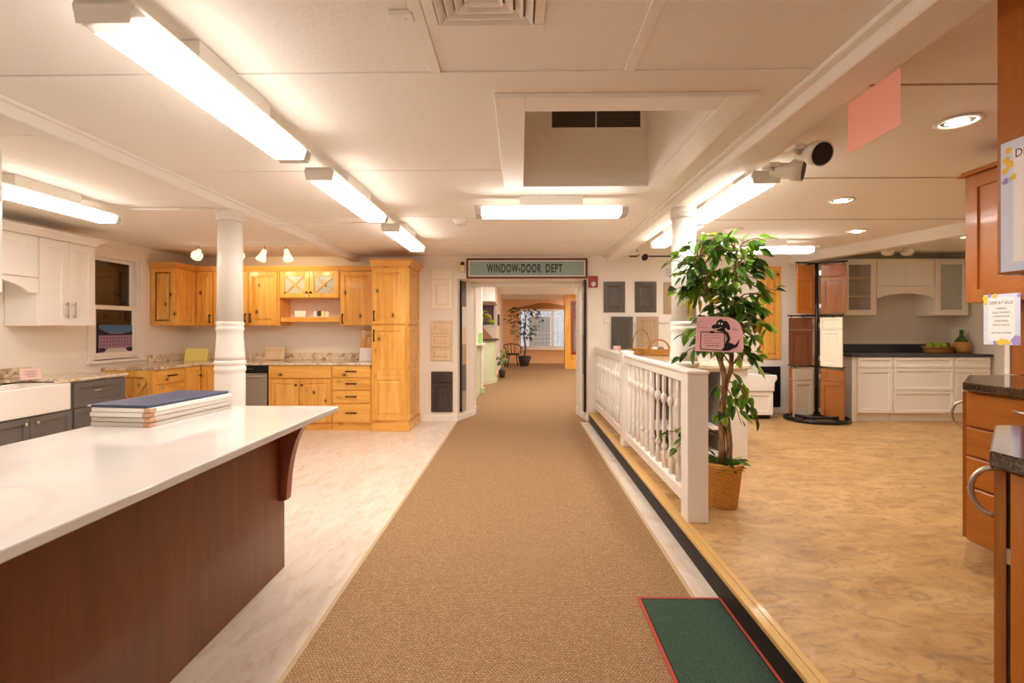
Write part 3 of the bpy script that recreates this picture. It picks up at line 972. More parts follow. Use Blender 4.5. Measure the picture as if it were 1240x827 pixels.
# drawers
t = thing('pine_base_cabinet', 'knotty pine four-drawer base cabinet beside the tall pantry', 'base cabinet', (-2.51, 6.40, 0))
w = 0.53
carcass(t, w, 0.64, 0.1, PB, 'pine'); toe(t, w, 0.64, 0.0, 0.1, 'pine_h', 0.02)
for z0, z1 in ((0.715, 0.864), (0.545, 0.703), (0.372, 0.533), (0.115, 0.36)):
    dd = door(t, 0.015, w - 0.015, z0, z1, 'pine_h', 'slab', name='drawer'); cup_pull(dd, w / 2, (z0 + z1) / 2 + 0.005, 0.15, 'bronze')
# pantry
t = thing('pine_pantry', 'tall knotty pine pantry cabinet reaching almost to the ceiling', 'pantry', (-1.978, 6.385, 0))
w, dp = 0.49, 0.66
carcass(t, w, dp, 0.13, 2.19, 'pine')
mb = MB(); mb.box(0.0, w + 0.025, -0.025, dp, 0.0, 0.115, 0.003); mb.box(0.0, w + 0.018, -0.018, dp, 0.1155, 0.13, 0.006)
mb.build('base_molding', 'pine_h', t)
dd = door(t, 0.015, w - 0.03, 1.42, 2.165, 'pine', 'raised', 0.062); cup_pull(dd, 0.045, 1.53, 0.14, 'bronze', True)
mb = MB(); mb.front(0.015, w - 0.03, 0.145, 0.745, -0.0006, 0.02, loops('raised', 0.062)); mb.front(0.015, w - 0.03, 0.7455, 1.395, -0.0006, 0.02, loops('raised', 0.062))
dd = mb.build('door', 'pine', t); cup_pull(dd, 0.045, 1.27, 0.16, 'bronze', True)
mb = MB(); mb.X = Matrix.Translation((w, 0, 0)) @ Matrix.Rotation(PI / 2, 4, 'Z')
for z0, z1 in ((0.145, 0.76), (0.761, 1.395), (1.42, 2.165)):
    mb.front(0.012, dp - 0.012, z0, z1, -0.0004, 0.016, loops('raised', 0.06))
mb.build('side_panel', 'pine', t)
crown(t, -0.003, w + 0.016, -0.02, dp, 2.19, 'pine_h', 0.085, 0.06, left=False)

# worktop of the pine kitchen
t = thing('granite_worktop', 'speckled pale granite worktop running round the pine corner', 'worktop', (-4.29, 6.40, PB))
mb = MB(); mb.prism([(-0.605, -0.84), (0.03, -0.84), (0.03, -0.03), (2.31, -0.03), (2.31, 0.645), (-0.605, 0.645)], 2, 0.001, 0.036, 0.004)
mb.build('slab', 'granite', t)
mb = MB(); mb.box(-0.586, 2.31, 0.626, 0.646, 0.0365, 0.135, 0.003); mb.box(-0.606, -0.587, -0.14, 0.646, 0.0365, 0.135, 0.003)
mb.build('backsplash', 'granite', t)

# wall cabinets
z0w, z1w = 1.40, 2.17
t = thing('pine_wall_cabinet', 'knotty pine inside-corner wall cabinet left of the white column', 'wall cabinet', (-4.57, 6.72, 0))
mb = MB(); mb.prism([(-0.325, -0.405), (0.0, -0.405), (0.0, 0.0), (0.255, 0.0), (0.255, 0.325), (-0.325, 0.325)], 2, z0w, z1w)
mb.build('carcass', 'pine', t)
dd = door(t, 0.025, 0.25, z0w + 0.008, z1w - 0.01, 'pine', 'raised', 0.045); cup_pull(dd, 0.222, z0w + 0.1, 0.12, 'bronze', True)
mb = MB(); mb.X = Matrix.Rotation(PI / 2, 4, 'Z')
mb.front(-0.385, -0.024, z0w + 0.008, z1w - 0.01, -0.0006, 0.02, loops('raised', 0.05)); mb.build('door', 'pine', t)
mb = MB(); mb.front(-0.315, -0.01, z0w + 0.008, z1w - 0.01, -0.405, 0.012, loops('raised', 0.05)); mb.build('end_panel', 'pine', t)
mb = MB()
for k, (o_, za, zb) in enumerate(((0.012, 0, 0.02), (0.028, 0.02, 0.04), (0.045, 0.04, 0.062))):
    mb.prism([(-0.325, -0.417 - o_), (0.02 + o_, -0.417 - o_), (0.02 + o_, -0.02 - o_), (0.255, -0.02 - o_), (0.255, 0.325), (-0.325, 0.325)], 2, z1w + za + 0.0004, z1w + zb)
mb.build('crown_molding', 'pine_h', t)

t = thing('pine_wall_cabinet', 'two-door knotty pine wall cabinet partly behind the white column', 'wall cabinet', (-4.31, 6.72, 0))
w = 0.935
carcass(t, w, 0.325, z0w, z1w, 'pine')
for x0, x1, kx in ((0.01, 0.495, 0.465), (0.503, w - 0.03, 0.533)):
    dd = door(t, x0, x1, z0w + 0.008, z1w - 0.01, 'pine', 'raised'); cup_pull(dd, kx, z0w + 0.11, 0.13, 'bronze', True)
crown(t, 0, w, -0.02, 0.325, z1w + 0.0005, 'pine_h', 0.062, 0.045, False, False)

t = thing('pine_wall_cabinet', 'short knotty pine wall cabinet with two cross-mullioned glass doors', 'wall cabinet', (-3.372, 6.72, 0))
w = 0.845; gz0 = 1.79
mb = MB()
mb.box(0.001, 0.02, 0, 0.325, gz0, z1w); mb.box(w - 0.02, w - 0.001, 0, 0.325, gz0, z1w)
mb.box(0.02, w - 0.02, 0, 0.325, gz0, gz0 + 0.02); mb.box(0.02, w - 0.02, 0, 0.325, z1w - 0.02, z1w); mb.box(0.02, w - 0.02, 0.31, 0.325, gz0 + 0.02, z1w - 0.02)
mb.build('carcass', 'pine', t)
def glass_door(par, x0, x1, z0, z1, mat, pane, fw=0.055, cross=False, t_=0.02):
    mb = MB()
    mb.box(x0, x0 + fw, -t_, -0.0006, z0, z1, 0.003); mb.box(x1 - fw, x1, -t_, -0.0006, z0, z1, 0.003)
    mb.box(x0 + fw, x1 - fw, -t_, -0.0006, z0, z0 + fw, 0.003); mb.box(x0 + fw, x1 - fw, -t_, -0.0006, z1 - fw, z1, 0.003)
    if cross:
        for s_ in (0, 1):
            p0 = Vector((x0 + fw, z0 + fw)) if s_ == 0 else Vector((x1 - fw, z0 + fw))
            p1 = Vector((x1 - fw, z1 - fw)) if s_ == 0 else Vector((x0 + fw, z1 - fw))
            d_ = (p1 - p0).normalized(); n_ = Vector((-d_.y, d_.x)) * 0.01
            mb.prism([tuple(p0 + n_), tuple(p1 + n_), tuple(p1 - n_), tuple(p0 - n_)], 1, -0.017 + s_ * 0.001, -0.006)
    o = mb.build('door', mat, par)
    MB().box(x0 + fw - 0.003, x1 - fw + 0.003, -0.005, -0.001, z0 + fw - 0.003, z1 - fw + 0.003).build('pane', pane, o)
    return o
for x0, x1, kx in ((0.012, w / 2 - 0.003, w / 2 - 0.03), (w / 2 + 0.003, w - 0.012, w / 2 + 0.03)):
    dd = glass_door(t, x0, x1, gz0 + 0.006, z1w - 0.01, 'pine', 'frosted', 0.062, True); knob(dd, kx, gz0 + 0.075, 'bronze', r=0.016)
crown(t, 0, w, -0.02, 0.325, z1w + 0.0005, 'pine_h', 0.062, 0.045, False, False)

tag(MB().box(-3.37, -2.53, 6.73, 7.045, 1.455, 1.522, 0.003).build('wall_shelf', 'pine_h'), 'thick pine floating shelf under the glass-door wall cabinet', 'shelf')

t = thing('pine_wall_cabinet', 'narrow single-door knotty pine wall cabinet beside the pantry', 'wall cabinet', (-2.522, 6.72, 0))
w = 0.54
carcass(t, w, 0.325, z0w, z1w, 'pine')
dd = door(t, 0.015, 0.465, z0w + 0.008, z1w - 0.01, 'pine', 'raised'); cup_pull(dd, 0.045, z0w + 0.1, 0.14, 'bronze', True)
crown(t, 0, w, -0.02, 0.325, z1w + 0.0005, 'pine_h', 0.062, 0.045, False, False)

# things lying on the pine kitchen
def card(name, label, loc, w, h, mat, rz=0, tilt=14, cat='card', t_=0.006, back=True):
    o = thing(name, label, cat, loc, rz)
    mb = MB(); mb.X = Matrix.Rotation(R(-tilt), 4, 'X')
    mb.box(-w / 2, w / 2, 0, t_, 0.002, h, 0.0015)
    mb.build('face', mat, o)
    if back:
        mb = MB(); mb.X = Matrix.Translation((0, 2 * math.sin(R(tilt)) * h + 0.004, 0)) @ Matrix.Rotation(R(tilt), 4, 'X')
        mb.box(-w / 2 + 0.002, w / 2 - 0.002, -t_, 0, 0.002, h, 0.0015)
        mb.build('back_leaf', mat, o)
    return o
ZP = PB + 0.037
card('tent_card', 'plain yellow tent card on the granite in the pine corner', (-4.57, 6.72, ZP), 0.30, 0.18, 'card_yellow', R(8))
t = thing('door_sample', 'pale cream door sample leaning on the granite beside the column', 'door sample', (-3.53, 6.88, ZP))
mb = MB(); mb.X = Matrix.Rotation(R(-14), 4, 'X'); mb.front(-0.14, 0.14, 0.003, 0.19, 0.0, 0.018, loops('shaker', 0.045)); mb.build('panel', 'bonewood', t)
t = thing('door_sample', 'knotty pine door sample leaning against the wall beside the pantry', 'door sample', (-2.16, 6.94, ZP))
mb = MB(); mb.X = Matrix.Rotation(R(-8), 4, 'X') @ Matrix.Rotation(R(4), 4, 'Y'); mb.front(-0.17, 0.14, 0.013, 0.42, 0.0, 0.02, loops('raised', 0.05)); mb.build('panel', 'pine', t)
card('tent_card', 'blank white card before the leaning pine door sample', (-2.12, 6.62, ZP), 0.2, 0.19, 'card_white', 0, 10)
tag(MB().box(-0.08, 0.08, -0.02, 0.02, 0.0, 0.09, 0.004).build('info_box', 'card_white', loc=(-3.12, 6.82, 1.5225)), 'small white box on the left of the pine shelf', 'box')
t = thing('soap_tray', 'small white tray of little coloured packets on the pine shelf', 'tray', (-2.82, 6.82, 1.5225))
mb = MB(); mb.box(-0.13, 0.13, -0.05, 0.06, 0.0, 0.012, 0.004); mb.box(-0.11, -0.06, -0.03, 0.04, 0.0125, 0.085, 0.006); mb.box(0.06, 0.11, -0.03, 0.04, 0.0125, 0.08, 0.006); mb.build('tray', 'card_white', t)
mb = MB(); mb.box(-0.05, -0.01, -0.03, 0.03, 0.0125, 0.09, 0.004); mb.build('packet', 'ink_grey', t)
mb = MB(); mb.box(0.0, 0.045, -0.03, 0.03, 0.0125, 0.085, 0.004); mb.build('packet', 'card_yellow', t)

# ------------------------------------------------------------------ white kitchen on the left wall
GB = 0.845
t = thing('grey_base_cabinet', 'grey shaker drawer cabinet right of the white apron sink', 'base cabinet', (-4.25, 4.502, 0), RZ)
w = 0.612
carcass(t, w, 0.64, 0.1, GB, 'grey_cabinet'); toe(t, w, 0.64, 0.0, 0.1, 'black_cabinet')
for z0, z1 in ((0.605, 0.838), (0.36, 0.597), (0.112, 0.352)):
    dd = door(t, 0.01, w - 0.01, z0, z1, 'grey_cabinet', 'shaker', 0.05, 'drawer'); bar_pull(dd, w / 2, (z0 + z1) / 2 + 0.03, 0.24, 'nickel', False)
t = thing('grey_base_cabinet', 'grey shaker two-door cabinet carrying the white apron sink', 'base cabinet', (-4.25, 3.70, 0), RZ)
w = 0.80
mb = MB(); mb.box(0.001, w - 0.001, 0, 0.64, 0.1, 0.6, 0.0015); mb.box(0.001, 0.02, 0.0, 0.64, 0.6, GB); mb.box(w - 0.02, w - 0.001, 0.0, 0.64, 0.6, GB)
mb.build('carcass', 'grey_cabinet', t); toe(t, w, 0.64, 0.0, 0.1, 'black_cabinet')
for x0, x1, kx in ((0.01, w / 2 - 0.003, w / 2 - 0.05), (w / 2 + 0.003, w - 0.01, w / 2 + 0.05)):
    dd = door(t, x0, x1, 0.112, 0.592, 'grey_cabinet', 'shaker'); knob(dd, kx, 0.54, 'nickel', r=0.016)
t = thing('apron_sink', 'white fireclay apron-front sink set in the grey cabinets', 'sink', (-4.25, 3.735, 0), RZ)
w = 0.73
mb = MB()
mb.box(0, w, -0.035, 0.03, 0.603, 0.855, 0.012, 2)
mb.build('apron', 'white_gloss', t)
mb = MB(); mb.box(0, 0.03, 0.031, 0.46, 0.65, 0.85, 0.004); mb.box(w - 0.03, w, 0.031, 0.46, 0.65, 0.85, 0.004); mb.box(0.03, w - 0.03, 0.43, 0.46, 0.65, 0.85, 0.004); mb.box(0.03, w - 0.03, 0.031, 0.43, 0.65, 0.68)
mb.build('basin', 'white_gloss', t)
t = thing('granite_worktop', 'pale speckled granite worktop over the grey cabinets and apron sink', 'worktop', (-4.25, 3.70, GB), RZ)
mb = MB(); mb.box(0.772, 1.435, -0.03, 0.646, 0.0155, 0.04, 0.004); mb.box(0.03, 0.7715, 0.465, 0.646, 0.0155, 0.04)
mb.prism([(0.7715, -0.03), (0.7715, 0.06), (0.70, 0.02), (0.66, -0.01), (0.60, -0.03)], 2, 0.0155, 0.04)
mb.box(-0.2, 0.03, -0.03, 0.646, 0.0155, 0.04); mb.box(0.8, 1.41, 0.01, 0.64, 0.0005, 0.0154)
mb.build('slab', 'granite', t)
mb = MB(); mb.box(-0.2, 1.05, 0.627, 0.647, 0.0405, 0.135, 0.003); mb.build('backsplash', 'granite', t)
o = card('sign_card', 'small pale card in a stand on the granite above the sink', (-4.55, 4.42, GB + 0.041), 0.15, 0.11, 'ceramic_pink', R(60), 16)
mb = MB(); mb.X = Matrix.Rotation(R(-16), 4, 'X')
for k in range(4):
    mb.box(-0.03 - 0.012 * (k % 2), 0.03 + 0.012 * (k % 2), -0.0006, 0.0, 0.03 + k * 0.016, 0.034 + k * 0.016)
mb.build('print_lines', 'ink_grey', o)

t = thing('white_wall_cabinet', 'tall two-door white shaker wall cabinet beside the dark window', 'wall cabinet', (-4.58, 4.502, 0), RZ)
w = 0.612; zz0, zz1 = 1.387, 2.235
carcass(t, w, 0.315, zz0, zz1, WP)
for x0, x1, kx in ((0.008, w / 2 - 0.002, w / 2 - 0.04), (w / 2 + 0.002, w - 0.008, w / 2 + 0.04)):
    dd = door(t, x0, x1, zz0 + 0.006, zz1 - 0.008, WP, 'shaker', 0.075); bar_pull(dd, kx, zz0 + 0.16, 0.16, 'nickel', True, r=0.006)
crown(t, -0.8, w, -0.02, 0.315, zz1 + 0.0005, WP, 0.075, 0.075, left=False)
t = thing('white_hood_cabinet', 'short white wall cabinet with an arched valance over the sink', 'wall cabinet', (-4.58, 3.70, 0), RZ)
w = 0.80
carcass(t, w, 0.315, 1.83, zz1, WP)
dd = door(t, 0.008, w / 2 - 0.002, 1.845, zz1 - 0.008, WP, 'shaker', 0.075); dd = door(t, w / 2 + 0.002, w - 0.012, 1.845, zz1 - 0.008, WP, 'shaker', 0.075)
mb = MB(); arch_prism(mb, 0.001, w - 0.001, 1.70, 1.80, 1.8295, -0.018, 0.004); mb.build('arched_valance', WP, t)
t = thing('frosted_cabinet', 'white-edged frosted glass cabinet on the partition nearest the island', 'wall cabinet', (-2.66, 1.62, 0), RZ)
carcass(t, 0.80, 0.33, 1.54, 2.31, WP)
glass_door(t, 0.004, 0.80, 1.545, 2.305, 'white_gloss', 'frosted', 0.05)

# ------------------------------------------------------------------ the island
t = thing('kitchen_island', 'long dark cherry island with a white veined quartz top', 'island', (-1.345, 2.735, 0))
MB().box(-0.6, 0.0, -3.5, 0.0, 0.0, 0.8835, 0.002).build('body_panel', 'cherry_dark', t)
MB().box(-0.63, 0.298, -3.55, 0.032, 0.884, 0.915, 0.005, 2).build('quartz_top', 'quartz', t)
def corbel(y):
    mb = MB()
    pts = [(0.0008, 0.883), (0.215, 0.883), (0.205, 0.865)]
    for k in range(1, 12):
        u = k / 12
        a = PI / 2 * u
        pts.append((0.205 - 0.165 * math.sin(a), 0.865 - 0.44 * (1 - math.cos(a)) - 0.02 * u))
    pts += [(0.036, 0.40), (0.0008, 0.395)]
    for a, b in zip(pts[1:-1], pts[2:]):
        mb.prism([(0.0008, a[1]), (a[0], a[1]), (b[0], b[1]), (0.0008, b[1] - (0.0 if b[1] < a[1] else 0))], 1, y, y + 0.055)
    return mb.build('corbel', 'cherry_edge', t)
corbel(-0.056); corbel(-2.0)
# sample boards on the island
bx = [(0.0215, 'board_grey', 0.0, 'grey-edged sample board at the bottom of the stack on the island'),
      (0.0215, 'board_grey', 0.003, 'pale grey-edged sample board second from the bottom of the island stack'),
      (0.0225, 'board_edge', -0.004, 'white-edged sample board third from the bottom of the island stack'),
      (0.0205, 'board_edge', 0.004, 'white-edged sample board directly under the navy cover')]
zc = 0.9155
for h, m, off, lab in bx:
    t = thing('sample_board', lab, 'sample board', (-1.79 + off, 2.425, zc), R(-6), 'sample boards stacked on the island')
    MB().box(-0.15, 0.15, -0.265, 0.265, 0, h - 0.0028, 0.0015).build('board', m, t)
    mb = MB()
    mb.box(0.118, 0.152, -0.267, -0.235, 0.001, h - 0.0032, 0.001)
    mb.build('corner_clip', 'board_corner', t)
    zc += h
t = thing('navy_binder', 'navy blue binder lying on top of the sample boards', 'binder', (-1.795, 2.425, zc), R(-6))
MB().box(-0.148, 0.14, -0.26, 0.262, 0.0, 0.011, 0.0015).build('cover', 'navy_cover', t)
MB().box(-0.165, -0.1485, -0.262, 0.262, 0.0005, 0.009, 0.002).build('clear_sleeve', 'clear_lens', t)
# ------------------------------------------------------------------ white kitchen on the platform
PZ = 0.14
def ybase(name, label, x, w, rows, y=6.42):
    t = thing(name, label, 'base cabinet', (x, y, PZ))
    carcass(t, w, 0.62, 0.11, 0.85, WP); toe(t, w, 0.62, 0.0, 0.11, WP, 0.045)
    for z0, z1, st, nm in rows:
        door(t, 0.005, w - 0.005, z0, z1, WP, st, 0.05 if nm == 'door' else 0.035, nm)
    return t
t = ybase('white_base_cabinet', 'white shaker base cabinet at the left end under the slate worktop', 4.415, 0.464, ((0.118, 0.70, 'shaker', 'door'), (0.708, 0.845, 'shaker', 'drawer')))
MB().box(-0.06, -0.001, 0.0, 0.62, 0.0, 0.85).build('filler_panel', WP, t)
ybase('white_base_cabinet', 'white three-drawer base cabinet in the middle under the slate worktop', 4.881, 0.784, ((0.118, 0.405, 'shaker', 'drawer'), (0.413, 0.70, 'shaker', 'drawer'), (0.708, 0.845, 'shaker', 'drawer')))
ybase('white_base_cabinet', 'white shaker base cabinet at the right end below the green bottle', 5.667, 0.464, ((0.118, 0.70, 'shaker', 'door'), (0.708, 0.845, 'shaker', 'drawer')))
t = thing('slate_worktop', 'dark slate-grey worktop with upstand on the white right-hand cabinets', 'worktop', (4.33, 6.39, PZ + 0.85))
MB().box(0, 1.83, 0, 0.655, 0.001, 0.036, 0.004).build('slab', 'slate', t)
MB().box(0.0, 1.83, 0.633, 0.655, 0.0365, 0.15, 0.003).build('upstand', 'slate', t)
sbox('trim_15', 4.35, 6.15, YB - 0.006, YB - 0.0005, 1.19, 2.32, 'wall_panel')
w = 0.46
def glass_wall(label, x, w, pane, shelves):
    t = thing('white_glass_cabinet', label, 'wall cabinet', (x, 6.72, 0))
    a, b = 1.541, 2.318
    mb = MB()
    mb.box(0.001, 0.02, 0, 0.322, a, b); mb.box(w - 0.02, w - 0.001, 0, 0.322, a, b); mb.box(0.02, w - 0.02, 0, 0.322, a, a + 0.02); mb.box(0.02, w - 0.02, 0, 0.322, b - 0.02, b)
    mb.build('carcass', WP, t)
    MB().box(0.02, w - 0.02, 0.31, 0.322, a + 0.02, b - 0.02).build('back_panel', 'shelf_interior', t)
    for z in shelves:
        MB().box(0.021, w - 0.021, 0.02, 0.309, z, z + 0.018).build('shelf', 'shelf_interior', t)
    glass_door(t, 0.004, w - 0.004, a + 0.004, b - 0.004, WP, pane, 0.075)
    return t
glass_wall('white wall cabinet with a clear glass door beside the sample carousel', 4.426, 0.457, 'glass', (1.80, 2.05))
glass_wall('white wall cabinet with a frosted glass door above the green bottle', 5.668, 0.455, 'frosted', (1.9,))
t = thing('white_hood_cabinet', 'white hood cabinet with an arched valance between the two glass cabinets', 'wall cabinet', (4.885, 6.72, 0))
w = 0.781
carcass(t, w, 0.322, 1.936, 2.318, WP)
for x0, x1 in ((0.003, w / 2 - 0.001), (w / 2 + 0.001, w - 0.003)):
    door(t, x0, x1, 1.94, 2.314, WP, 'slab')
mb = MB(); arch_prism(mb, 0.001, w - 0.001, 1.785, 1.845, 1.9355, -0.02, 0.002, flat=0.05); mb.build('arched_valance', WP, t)

def basket_bowl(par, rx, ry, h, mat='wicker', flare=1.25):
    mb = MB(); mb.X = Matrix.Diagonal((rx, ry, 1, 1))
    mb.lathe([(0.0, 0.0), (0.8, 0.0), (0.88, h * 0.3), (1.0, h), (1.04, h), (1.04, h * 0.88), (0.96, h * 0.85), (0.8, h * 0.25), (0.0, h * 0.2)], seg=26, uv=True)
    return mb.build('bowl', mat, par)
ZS = PZ + 0.8865
t = thing('fruit_basket', 'low woven basket of green fruit on the slate worktop', 'basket', (5.74, 6.74, ZS))
basket_bowl(t, 0.2, 0.13, 0.09)
fr_ = [(-0.13, -0.02, 'pear'), (-0.05, -0.05, 'apple'), (0.03, -0.05, 'apple'), (-0.06, 0.05, 'apple'), (0.11, 0.0, 'fig')]
lab = {0: 'green pear at the left end of the fruit basket', 1: 'front left green apple in the fruit basket', 2: 'front right green apple in the fruit basket', 3: 'green apple at the back of the fruit basket', 4: 'brown round fruit at the right end of the fruit basket'}
for k, (x, y, kind) in enumerate(fr_):
    o = MB().lathe([(0.0, 0.0), (0.03, 0.004), (0.046, 0.03), (0.044, 0.055), (0.03, 0.078), (0.012, 0.084), (0.0, 0.078)], seg=14).build({'pear': 'pear', 'apple': 'apple', 'fig': 'fruit'}[kind], 'fruit_brown' if kind == 'fig' else 'fruit_green', loc=(5.74 + x, 6.74 + y, ZS + 0.062))
    tag(o, lab[k], 'fruit', 'fruit in the basket on the slate worktop')
t = thing('wine_bottle', 'green glass bottle in a straw cover on the slate worktop', 'bottle', (6.06, 6.74, ZS))
MB().lathe([(0.07, 0.14), (0.075, 0.16), (0.05, 0.2), (0.024, 0.24), (0.021, 0.3), (0.026, 0.305), (0.024, 0.318), (0, 0.318)], seg=20).build('glass_neck', 'green_glass', t)
MB().lathe([(0.0, 0), (0.075, 0), (0.092, 0.02), (0.098, 0.07), (0.09, 0.12), (0.076, 0.152), (0.0, 0.152)], seg=22, uv=True).build('straw_cover', 'wicker', t)

# ------------------------------------------------------------------ door sample carousel
t = thing('sample_carousel', 'black revolving stand on a ring base holding three tiers of door samples', 'display stand', (3.945, 6.50, PZ))
mb = MB()
mb.tube([(0.375 * math.cos(2 * PI * k / 40), 0.34 * math.sin(2 * PI * k / 40), 0.03) for k in range(40)], 0.024, 8, closed=True)
mb.tube([(0.30 * math.cos(2 * PI * k / 40), 0.24 * math.sin(2 * PI * k / 40), 0.075) for k in range(40)], 0.018, 8, closed=True)
for k in range(4):
    a = k * PI / 2 + 0.5
    mb.tube([(0.365 * math.cos(a), 0.33 * math.sin(a), 0.03), (0, 0, 0.08)], 0.016, 6)
mb.build('ring_base', 'black_metal', t)
MB().tube([(0, 0, 0.02), (0, 0, 2.09)], 0.022, 12).build('pole', 'black_metal', t)
tiers = [(1.42, 2.06), (0.725, 1.365), (0.045, 0.69)]
TA = [(196, 'maple', 'shaker'), (322, 'oak_brown', 'shaker'), (100, 'bonewood', 'raised')], \
     [(160, 'walnut', 'shaker'), (298, 'bone_cabinet', 'ridge'), (20, 'redwood', 'shaker'), (90, 'bonewood', 'raised')], \
     [(184, 'taupe_cabinet', 'shaker'), (306, 'oak_brown', 'shaker'), (140, 'maple', 'shaker'), (60, 'black_cabinet', 'shaker')]
for (z0, z1), panels in zip(tiers, TA):
    mb = MB()
    for a, m_, st in panels:
        c_, s_ = math.cos(R(a)), math.sin(R(a))
        mb.tube([(0, 0, z1 + 0.03), (0.34 * c_, 0.34 * s_, z1 + 0.03)], 0.011, 6)
        mb.tube([(0.30 * c_, 0.30 * s_, z1 + 0.03), (0.30 * c_, 0.30 * s_, z1 - 0.01)], 0.006, 6)
    mb.build('tier_arms', 'black_metal', t)
    for a, m_, st in panels:
        mb = MB()
        # the panel faces its neighbour; local front turned to look towards the camera side
        ang = R(a) if a > 180 else R(a)
        mb.X = Matrix.Rotation(ang, 4, 'Z')
        if math.cos(R(a)) < 0:
            mb.X = Matrix.Rotation(ang + PI, 4, 'Z')
            x0, x1 = -0.325, -0.05
        else:
            x0, x1 = 0.05, 0.325
        mb.front(x0, x1, z0, z1 - 0.16, 0.011, 0.022, loops(st, 0.05)); mb.front(x0, x1, z1 - 0.155, z1, 0.011, 0.022, loops('shaker' if st == 'ridge' else 'slab', 0.03))
        p = mb.build('sample_door', m_, t)
        mb = MB(); mb.X = Matrix.Rotation(R(a), 4, 'Z')
        for zz in (z0 + 0.1, z1 - 0.1):
            mb.box(0.028, 0.05, -0.006, 0.006, zz - 0.03, zz + 0.03)
        mb.build('hinges', 'nickel', p)

# ------------------------------------------------------------------ near right orange kitchen
# local x runs towards the viewer; both units end in a 45 degree corner with a door on it
def corner_base(label, top_label, loc, cut, depth, w, toe_h, top, slab_pts, ajar, hz, frac):
    t = thing('maple_base_cabinet', label, 'base cabinet', loc, -PI / 2)
    MB().prism([(cut, 0), (w, 0), (w, depth), (0, depth), (0, cut)], 2, toe_h, top).build('carcass', 'maple', t)
    MB().prism([(cut + 0.06, 0.07), (w, 0.07), (w, depth), (0.07, depth), (0.07, cut + 0.05)], 2, 0.0, toe_h).build('toe_kick', 'maple_h', t)
    tv, nv = Vector((-0.7071, 0.7071)), Vector((-0.7071, -0.7071))
    p0 = Vector((cut, 0)) + tv * 0.012; p1 = p0 + tv * (cut * 1.414 - 0.024)
    q = [p0 + nv * ajar, p1 + nv * (0.001 + ajar * 0.3), p1 + nv * (0.021 + ajar * 0.3), p0 + nv * (ajar + 0.022)]
    dd = MB().prism([tuple(p) for p in q], 2, toe_h + 0.01, top - 0.012, 0.002).build('door', 'oak_brown' if ajar > 0.01 else 'maple', t)
    base = p0 + tv * frac + nv * (ajar + 0.021)
    mb = MB()
    pts = []
    for k in range(15):
        o_ = base + nv * (0.046 * math.sin(PI * k / 14))
        pts.append((o_.x, o_.y, hz[0] + (hz[1] - hz[0]) * (0.5 - 0.5 * math.cos(PI * k / 14))))
    mb.tube(pts, 0.0068, 8)
    mb.build('handle', 'nickel', dd)
    s_ = thing('granite_worktop', top_label, 'worktop', (loc[0], loc[1], loc[2] + top + 0.0005), -PI / 2)
    MB().prism(slab_pts, 2, 0.0, 0.04, 0.004).build('slab', 'dark_granite', s_)
    return t, dd
t, dd = corner_base('orange maple drawer cabinet with an angled end below the maple wall cabinet', 'dark brown granite worktop with a clipped corner on the maple drawers', (2.31, 2.85, PZ), 0.32, 0.66, 1.2, 0.13, 0.906,
                    [(0.335, -0.043), (1.25, -0.043), (1.25, 0.66), (-0.048, 0.66), (-0.048, 0.337)], 0.001, (0.70, 0.835), 0.05)
for z0, z1 in ((0.725, 0.893), (0.575, 0.715), (0.42, 0.565), (0.14, 0.41)):
    d2 = door(t, 0.326, 0.93, z0, z1, 'maple_h', 'slab', name='drawer')
    mb = MB(); xx, zz = 0.65, z1 - 0.055
    mb.tube([(xx - 0.08, -0.0206, zz)] + [(xx - 0.07 + 0.14 * k / 8, -0.028 - 0.024 * math.sin(PI * k / 8), zz) for k in range(9)] + [(xx + 0.08, -0.0206, zz)], 0.006, 8)
    mb.build('handle', 'nickel', d2)
tag(MB().box(2.45, 2.80, 2.05, 2.35, PZ + 0.947, PZ + 0.953, 0.002).build('laminate_sheet', 'card_white'), 'flat white sheet lying on the dark granite by the partition', 'sheet')
t = thing('backsplash_panel', 'orange maple panel with white edge rising behind the dark granite', 'panel', (2.965, 2.95, PZ + 0.947))
MB().box(-0.02, 0.024, -0.9, 0.0, 0.0, 0.42, 0.002).build('panel', 'maple', t)
MB().box(-0.026, 0.024, 0.001, 0.034, 0.0, 0.42, 0.002).build('end_strip', 'trim', t)
MB().box(-0.028, -0.0205, -0.2, -0.12, 0.08, 0.2, 0.003).build('outlet', 'ink', t)

t = thing('maple_wall_cabinet', 'orange maple wall cabinet with a recessed door above the granite', 'wall cabinet', (2.70, 2.956, 0), -PI / 2)
w = 0.76
carcass(t, w, 0.288, 1.512, 2.27, 'maple')
dd = door(t, 0.0, w, 1.514, 2.268, 'maple', 'shaker', 0.075)
mb = MB(); mb.box(-0.03, w, -0.05, 0.288, 2.2705, 2.285, 0.003); mb.box(-0.018, w, -0.035, 0.288, 2.2855, 2.30, 0.004); mb.build('crown_molding', 'maple_h', t)

